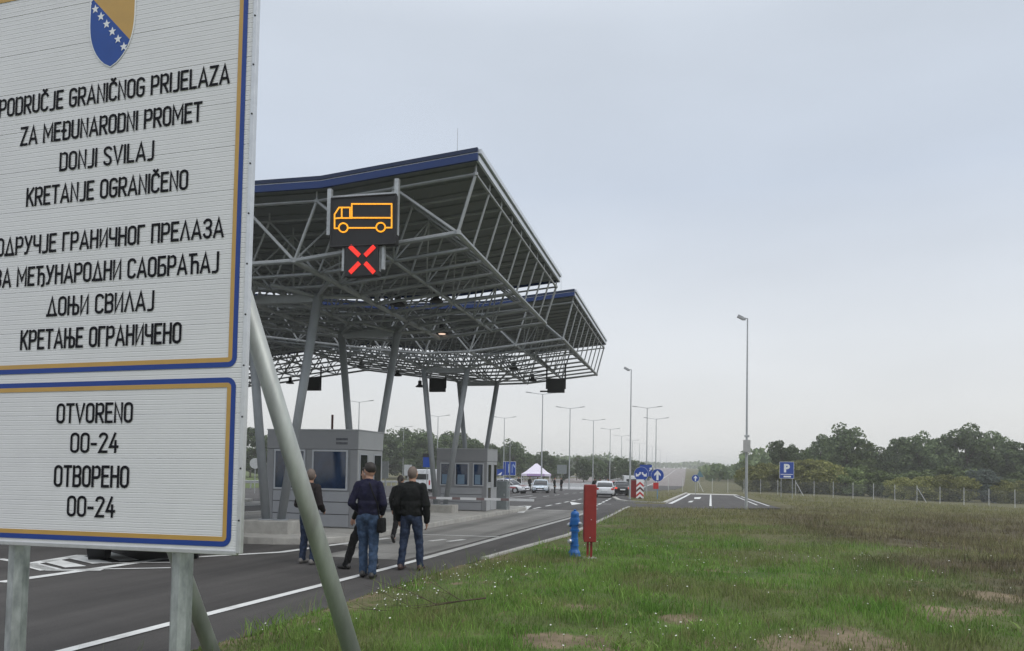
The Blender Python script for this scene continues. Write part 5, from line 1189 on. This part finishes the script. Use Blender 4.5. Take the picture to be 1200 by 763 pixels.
def tree_proto(W_, Hh, leaf, nclump, per, seed, size, base=.18, bush=False, shape=1.0):
    rng = np.random.default_rng(seed); P, cl = crown_pts(W_, Hh, nclump, per, rng, base, shape); P = P[P[:, 2] > .05]
    v = leaf_quads(P, size, rng); n = len(P); e = empty('bush' if bush else 'tree')
    np_mesh('crown', v, np.arange(4*n), np.full(n, 4), leaf, e)
    m = MB(); th = Hh*.55; r0 = .035*Hh*.55
    pts = [Vector((rng.normal()*.03*Hh*i/3, rng.normal()*.03*Hh*i/3, th*i/3-.3)) for i in range(4)]
    for i in range(3): m.tube(pts[i], pts[i+1], r0*(1-.25*i), r0*(1-.25*(i+1)), n=8)
    for c in cl[::max(1, len(cl)//12)]:
        s_ = pts[1+int(rng.random()*2.99)]; mid = s_.lerp(Vector(c), .5)+Vector((0, 0, .05*Hh)); m.tube(s_, mid, r0*.4, r0*.22, n=6); m.tube(mid, Vector(c), r0*.22, r0*.07, n=5)
    m.build('trunk' if not bush else 'stem', bark, e); return e
PR = [tree_proto(9, 12, leaf_d, 46, 150, 1, .27), tree_proto(8, 12, leaf_d, 40, 150, 2, .27), tree_proto(10, 12, leaf_d, 60, 135, 3, .27, .12), tree_proto(7, 12, leaf_g, 36, 150, 4, .26), tree_proto(4.2, 12, leaf_g, 16, 40, 5, .26, .42),
      tree_proto(6, 4.5, leaf_y, 60, 150, 6, .17, .02, True, .5), tree_proto(5, 4.5, leaf_g, 54, 150, 7, .17, .02, True, .5), tree_proto(5, 5.5, leaf_w, 60, 150, 8, .16, .02, True, .4), tree_proto(9, 12, leaf_d, 52, 150, 9, .27, .06)]
PH = [12, 12, 12, 12, 12, 4.5, 4.5, 5.5, 12]; used = set()
def plant_tree(k, px, ytop, D, sx=1., label='', group=None, zg=None, cat=None):
    p = far_pt(px, D); z = (terrain(p.x, p.y) if zg is None else zg)-.2; top = col_at(px, ytop, D).z; s = (top-z)/(PH[k]*.97)
    e = PR[k] if k not in used else copy_tree(PR[k]); used.add(k)
    e.location = (p.x, p.y, z); e.scale = (s*sx, s*sx, s); e.rotation_euler.z = random.uniform(0, 6.28); tag(e, label, cat or ('bush' if k in (5, 6, 7) else 'tree'), group); return e
GR = 'trees of the right grove'; GL = 'trees beyond the road on the left'
right = [(2, 993, 503, 150, 1.05, 'tallest rounded dark tree left of the middle of the right grove'), (0, 963, 513, 148, .75, 'dark tree just left of the tallest rounded one in the grove'), (1, 911, 520, 140, .8, 'dark tree directly above the blue parking sign, left half'), (8, 927, 523, 146, .7, 'dark tree rising behind the right edge of the parking sign'), (3, 944, 526, 150, .8, 'lower green tree between the parking sign and the tall dark trees'), (3, 1013, 519, 146, .9, 'green tree on the right shoulder of the tallest rounded tree'),
         (0, 1035, 527, 150, .8, 'low dark tree in the dip in the middle of the grove'), (1, 1055, 517, 152, .9, 'dark tree left of the broad middle tree past the dip'), (2, 1079, 512, 150, .95, 'broad dark tree in the middle of the right half of the grove'), (8, 1108, 512, 152, .8, 'dark tree between the broad middle tree and the biggest right one'), (2, 1136, 503.5, 150, 1.1, 'biggest dark tree near the right edge of the photo'), (0, 1165, 510, 152, .9, 'dark tree on the right shoulder of the biggest one'), (1, 1187, 522, 148, .9, 'lower dark tree second from the right edge of the grove'), (8, 1210, 519, 148, 1., 'dark tree cut by the right edge of the photo'),
         (4, 874, 536, 150, .9, 'slim thin tree behind the tall mast with the box'), (3, 889, 541, 160, .9, 'small green tree left of the parking sign'), (8, 1023, 533, 160, 1.2, 'dark filling tree far back left of the dip'), (8, 1063, 531, 162, 1.2, 'dark filling tree far back right of the dip'), (8, 1150, 522, 164, 1.3, 'dark filling tree far back behind the biggest tree'), (0, 1095, 524, 162, 1.2, 'dark filling tree far back behind the broad middle tree'), (8, 978, 526, 160, 1.2, 'dark filling tree far back behind the tallest rounded tree')]
for k, px, yt, D, sx, lab in right: plant_tree(k, px, yt, D, sx, lab, GR)
bush = [(5, 884, 548, 124, 1.1, 'yellow green bush left of the parking sign'), (5, 903, 545, 126, 1.1, 'yellow green bush touching the left edge of the parking sign'), (5, 938, 542, 124, 1.2, 'yellow green bush right of the parking sign'), (5, 955, 541, 126, 1.2, 'tall yellowing bush beneath the tallest rounded tree'), (5, 973, 546, 124, 1.1, 'yellowing bush under the right side of the tallest tree'), (6, 992, 551, 122, 1.2, 'green bush in front of the tallest rounded tree'), (6, 1012, 548, 126, 1.3, 'green bush below the green shoulder tree'), (6, 1033, 554, 124, 1.2, 'green bush below the dip of the grove'),
        (5, 1056, 561, 116, 1.1, 'small yellow green bush right of the dip near the fence'), (5, 1084, 560, 116, 1.1, 'small yellow green bush under the broad middle tree'), (5, 1102, 558, 116, 1.1, 'yellow green bush left of the grey willow bush'), (5, 1125, 560, 116, 1., 'yellow green bush touching the grey willow bush'), (7, 1152, 551, 116, 1.05, 'pale grey willow bush near the right edge'), (5, 1175, 564, 114, 1., 'low yellow green bush right of the grey willow'), (5, 1196, 565, 114, 1., 'low yellow green bush at the right edge of the photo'), (6, 1070, 555, 128, 1.4, 'dark green bush behind the small yellow ones'), (6, 1135, 552, 130, 1.4, 'dark green bush behind the grey willow'), (6, 1190, 556, 130, 1.3, 'dark green bush at the right edge behind the low yellow one'), (6, 1112, 549, 130, 1.4, 'blue green bush below the biggest dark tree')]
for k, px, yt, D, sx, lab in bush: plant_tree(k, px, yt, D, sx, lab, 'bushes along the fence')
left = [(293, 505, 1, 'left edge by the big sign'), (309, 512, 8, 'left of the first column'), (330, 514, 0, 'behind the near booth, left'), (352, 512, 2, 'behind the near booth, middle'), (380, 510, 8, 'behind the near booth, right'), (405, 512, 0, 'behind the near booth roof corner'), (432, 514, 1, 'right of the near booth roof'), (452, 508, 2, 'left of the gap lamp'), (476, 504, 8, 'at the gap lamp between the booths'), (494, 508, 2, 'right of the gap lamp'), (508, 510, 0, 'behind the third splayed column'), (524, 508, 8, 'above the second booth left part'), (540, 511, 1, 'above the second booth middle'), (556, 517, 0, 'above the second booth right part'), (574, 522, 8, 'behind the second booth right edge'), (600, 519, 2, 'tall one above the blue symbols sign'), (612, 531, 0, 'left of the tent roof'), (625, 535, 8, 'right above the tent peak'), (637, 531, 1, 'right of the tent peak'), (648, 538, 0, 'above the grey sign back'), (661, 539, 8, 'right of the grey sign back'), (676, 532, 4, 'sparse thin one with bare branches'), (684, 539, 0, 'left of the red cabinet top'), (697, 538, 2, 'above the pale hatchback'), (711, 540, 8, 'above the red hatchback'), (724, 538, 1, 'above the black hatchback'), (735, 539, 0, 'left of the tall mast'), (747, 541, 8, 'behind the two arrow sign'), (757, 545, 0, 'at the right end of the left tree line')]
for i, (px, yt, k, wd) in enumerate(left): plant_tree(k, px, yt, 175+(i*37 % 30), 1.15 if k != 4 else .8, 'dark tree of the left line, '+wd if k != 4 else 'sparse thin tree with bare branches right of the tent', GL)
# far forest that reads as one mass
rng = np.random.default_rng(5); n = 42000
px = rng.uniform(240, 1240, n); D = rng.uniform(0, 1, n)**1.3*430+195; D = np.where(px < 862, np.maximum(D, 390), D); cen = np.empty((n, 3))
fx = -math.sin(YAW)*D+math.cos(YAW)*(px-600)/FPX*D; fy = math.cos(YAW)*D+math.sin(YAW)*(px-600)/FPX*D
gap_ = (px > 800) & (px < 868); D2 = rng.uniform(215, 420, n); D = np.where(gap_, D2, D)
fx = -math.sin(YAW)*D+math.cos(YAW)*(px-600)/FPX*D; fy = math.cos(YAW)*D+math.sin(YAW)*(px-600)/FPX*D
keep = ~((fx > -40) & (fx < 6)); D = D[keep]; gap_ = gap_[keep]; fx, fy, px = fx[keep], fy[keep], px[keep]; n = len(fx)
hmax = np.array([7.5+4*noise.noise((x*.03, y*.03, 1))+3*noise.noise((x*.1, y*.1, 5)) for x, y in zip(fx, fy)])
zb = np.array([terrain(x, y) for x, y in zip(fx, fy)])
hmax = np.where(gap_, np.minimum(hmax, 1.72+3.2*D/900-zb+1.5*np.sin(fx*.9)*np.cos(fy*.05)), hmax)
fz_ = zb+hmax*np.sqrt(rng.uniform(0, 1, n))
v = leaf_quads(np.stack([fx, fy, fz_], 1), 1.0, rng); fo = np_mesh('forest', v, np.arange(4*n), np.full(n, 4), leaf_d); tag(fo, 'far belt of dark woodland along the horizon', 'forest', kind='stuff')
n = 9000; fx = rng.uniform(-260, 260, n); fy = rng.uniform(900, 1150, n); fz_ = np.array([terrain(x, y) for x, y in zip(fx, fy)])+rng.uniform(0, 1, n)**.5*(7+4*np.array([noise.noise((x*.02, 3, y*.01)) for x, y in zip(fx, fy)]))
v = leaf_quads(np.stack([fx, fy, fz_], 1), 2.0, rng); fo = np_mesh('distant_forest', v, np.arange(4*n), np.full(n, 4), leaf_d); tag(fo, 'most distant woodland where the motorway meets the horizon', 'forest', kind='stuff')

# ------------------------------------------------------------------ grass, weeds, flowers (bare earth is kept free of them)
def bare_patch(x, y): return noise.noise((x*.55, y*.55, 20))
def scatter(n, rmin, rmax, seed, aspan=(-48, 48)):
    g = np.random.default_rng(seed); r = np.exp(g.uniform(math.log(rmin), math.log(rmax), n)); a = g.uniform(R(aspan[0]), R(aspan[1]), n)
    x = r*np.sin(a-YAW); y = r*np.cos(a-YAW); return x, y, r, g
def ok_mask(x, y, clear=.02):
    b = np.interp(y, [p[0] for p in BORD], [p[1] for p in BORD]); m = x > b+clear
    ex = (y > 45.5) & (y < 106.5) & np.where(y < 54, (x > -4.2) & (x < 6.9-np.maximum(0, 52-y)), (x > -1.75+np.maximum(0, y-52)*.032-.1) & (x < 7.2)); return m & ~ex
def blades(name, n, rmin, rmax, seed, hfun, wid, label, dens=None, lean=.45):
    x, y, r, g = scatter(n, rmin, rmax, seed); k = ok_mask(x, y)
    if dens is not None: k &= g.uniform(0, 1, n) < dens(x, y)
    for s, sr in zip(SOIL, SRAD): dd = np.hypot(x-s.x, (y-s.y)*.8)/sr; k &= (dd > .55+.6*g.uniform(0, 1, len(x))) | (g.uniform(0, 1, len(x)) < .18)
    x, y, r = x[k], y[k], r[k]; n = len(x); z = np.array([field_z(a, b) for a, b in zip(x, y)])-.01
    h = hfun(x, y, g)*g.uniform(.45, 1.3, n); th = g.uniform(0, 2*math.pi, n); d = np.stack([np.cos(th), np.sin(th), np.zeros(n)], 1); ph = g.uniform(0, 2*math.pi, n); le = np.stack([np.cos(ph), np.sin(ph), np.zeros(n)], 1)*(h*lean*g.uniform(.2, 1.4, n))[:, None]
    w = (wid*g.uniform(.7, 1.4, n)*(1+r*.075))[:, None]*.5; B = np.stack([x, y, z], 1); up = np.array([0, 0, 1.])
    v = np.stack([B-d*w, B+d*w, B+le*.35+up*(h*.6)[:, None]+d*w*.75, B+le*.35+up*(h*.6)[:, None]-d*w*.75, B+le+up*(h*.95)[:, None]], 1).reshape(-1, 3)
    base = (np.arange(n)*5)[:, None]; q = base+np.array([[0, 1, 2, 3, 3, 2, 4]]); cnt = np.tile([4, 3], n)
    ob = np_mesh(name, v, q.ravel(), cnt, blade_m); ob.data.polygons.foreach_set('use_smooth', [True]*len(cnt)); tag(ob, label, 'grass', kind='stuff'); return ob
nzv = np.vectorize(lambda a, b: noise.noise((a, b, 33.)))
def hgrass(x, y, g):
    e = np.clip((x-np.interp(y, [p[0] for p in BORD], [p[1] for p in BORD]))/1.2, .35, 1); return np.clip(.088+.10*nzv(x*.6, y*.6)+.07*nzv(x*2.3, y*2.3), .03, .24)*e
blades('grass', 420000, 5.4, 75, 11, hgrass, .0048, 'short green grass of the verge right of the road', dens=lambda x, y: np.clip(1.0+1.1*nzv(x*.8, y*.8)-.35*np.clip((x-3)/6, 0, 1), .25, 1))
def dweed(x, y): return np.clip((x-1.2)/4, 0, 1)*np.clip((y-9.5)/4, 0, 1)*np.clip(.55+1.6*nzv(x*.3+5, y*.3), 0, 1)+.35*np.clip((y-24)/8, 0, 1)
blades('dry_weeds', 190000, 8, 105, 12, lambda x, y, g: .24+.12*nzv(x*.5, y*.5), .0042, 'taller dry brown weeds on the right of the field', dens=dweed, lean=.55)
def dtuft(x, y): return np.clip((nzv(x*.9, y*.9+7)-.22)*4, 0, 1)
blades('grass_tufts', 110000, 5.4, 40, 13, lambda x, y, g: .20+.08*nzv(x, y), .0055, 'longer tufts of grass standing out of the verge', dens=dtuft, lean=.7)
def dbroad(x, y): return np.clip((nzv(x*1.3+3, y*1.3)-.12)*3, 0, 1)
blades('broad_leaf_weeds', 42000, 5.4, 30, 15, lambda x, y, g: .075+.02*nzv(x, y), .012, 'low broad leaved weeds among the grass', dens=dbroad, lean=1.3)
def dstraw(x, y): return np.clip((nzv(x*.7+11, y*.7)-.0)*2.2, 0, 1)
blades('straw', 30000, 5.4, 30, 16, lambda x, y, g: .26+.1*nzv(x, y), .0022, 'thin tall straw stalks in the verge', dens=dstraw, lean=.5)
# white flowers
x, y, r, g = scatter(26000, 5.6, 28, 14); bx = np.interp(y, [p[0] for p in BORD], [p[1] for p in BORD]); k = ok_mask(x, y, .15)
dn = np.clip((y-6.6)/2.2, .12, 1)*(np.clip((nzv(x*.45, y*.45)-.05)*1.6, 0, 1)*.12+.008+.26*np.exp(-((x-bx-.9)/.8)**2)*np.clip((15-y)/4, 0, 1)*np.clip((nzv(x*1.1, y*1.1)+.3)*2, 0, 1)); k &= g.uniform(0, 1, len(x)) < dn; k &= y < 22
x, y = x[k], y[k]; mb = MB(); sm_ = MB()
for a, b in zip(x, y):
    z = field_z(a, b); h = random.uniform(.07, .17); rr = random.uniform(.006, .012); tl = Vector((random.uniform(-.5, .5), random.uniform(-.8, .2), 1)).normalized(); a1 = tl.orthogonal().normalized(); b1 = tl.cross(a1); c = Vector((a, b, z+h))
    mb.add([c+(a1*math.cos(R(45*i))+b1*math.sin(R(45*i)))*rr for i in range(8)]+[c+tl*.006], [(i, (i+1) % 8, 8) for i in range(8)]); mb.tube((a, b, z), c, .0018, n=3, mi=1)
fl_ = mb.build('flowers', [mat('white petals', (.72, .72, .66), .7), mat('flower stalk', (.06, .11, .03), .8)], fix=False); tag(fl_, 'scattered small white flowers in the grass', 'flowers', kind='stuff')
# dead branches
p = gnd(522, 728); e = empty('dead_branch', (p.x, p.y, field_z(p.x, p.y)+.02), .3); tag(e, 'dead brown branch with twigs lying in the grass by the sign', 'branch')
m = MB(); g = random.Random(3)
def twig(a, d, L_, r, lv):
    pts = [a]
    for i in range(4): d = (d+Vector((g.uniform(-.2, .2), g.uniform(-.2, .2), g.uniform(-.06, .06)))).normalized(); pts.append(pts[-1]+d*L_/4)
    for i in range(4): m.tube(pts[i], pts[i+1], r*(1-.2*i), r*(1-.2*(i+1)), n=5)
    if lv:
        for i in range(5): twig(pts[1+i % 4], (d+Vector((g.uniform(-1, 1), g.uniform(-1, 1), g.uniform(0, .45)))).normalized(), L_*.55, r*.5, lv-1)
twig(Vector((.45, .1, .14)), Vector((-1, -.12, -.10)), 1.1, .011, 2); m.build('twigs', mat('dead wood', (.085, .06, .042), .9), e)

# ------------------------------------------------------------------ autumn haze
hz_ = MB(); hz_.box((0, 2250, 9), (5400, 4900, 32)); hm = bpy.data.materials.new('haze'); hm.use_nodes = True; t = hm.node_tree; t.nodes.clear()
ho = nd(t, 'ShaderNodeOutputMaterial'); pv = nd(t, 'ShaderNodeVolumePrincipled'); pv.inputs['Color'].default_value = (.985, .99, 1, 1); pv.inputs['Density'].default_value = .00062; pv.inputs['Anisotropy'].default_value = .2
t.links.new(pv.outputs[0], ho.inputs['Volume']); hz = hz_.build('haze', hm); hz['kind'] = 'stuff'; hz['label'] = 'thin even autumn haze over the whole plain'; hz['category'] = 'haze'
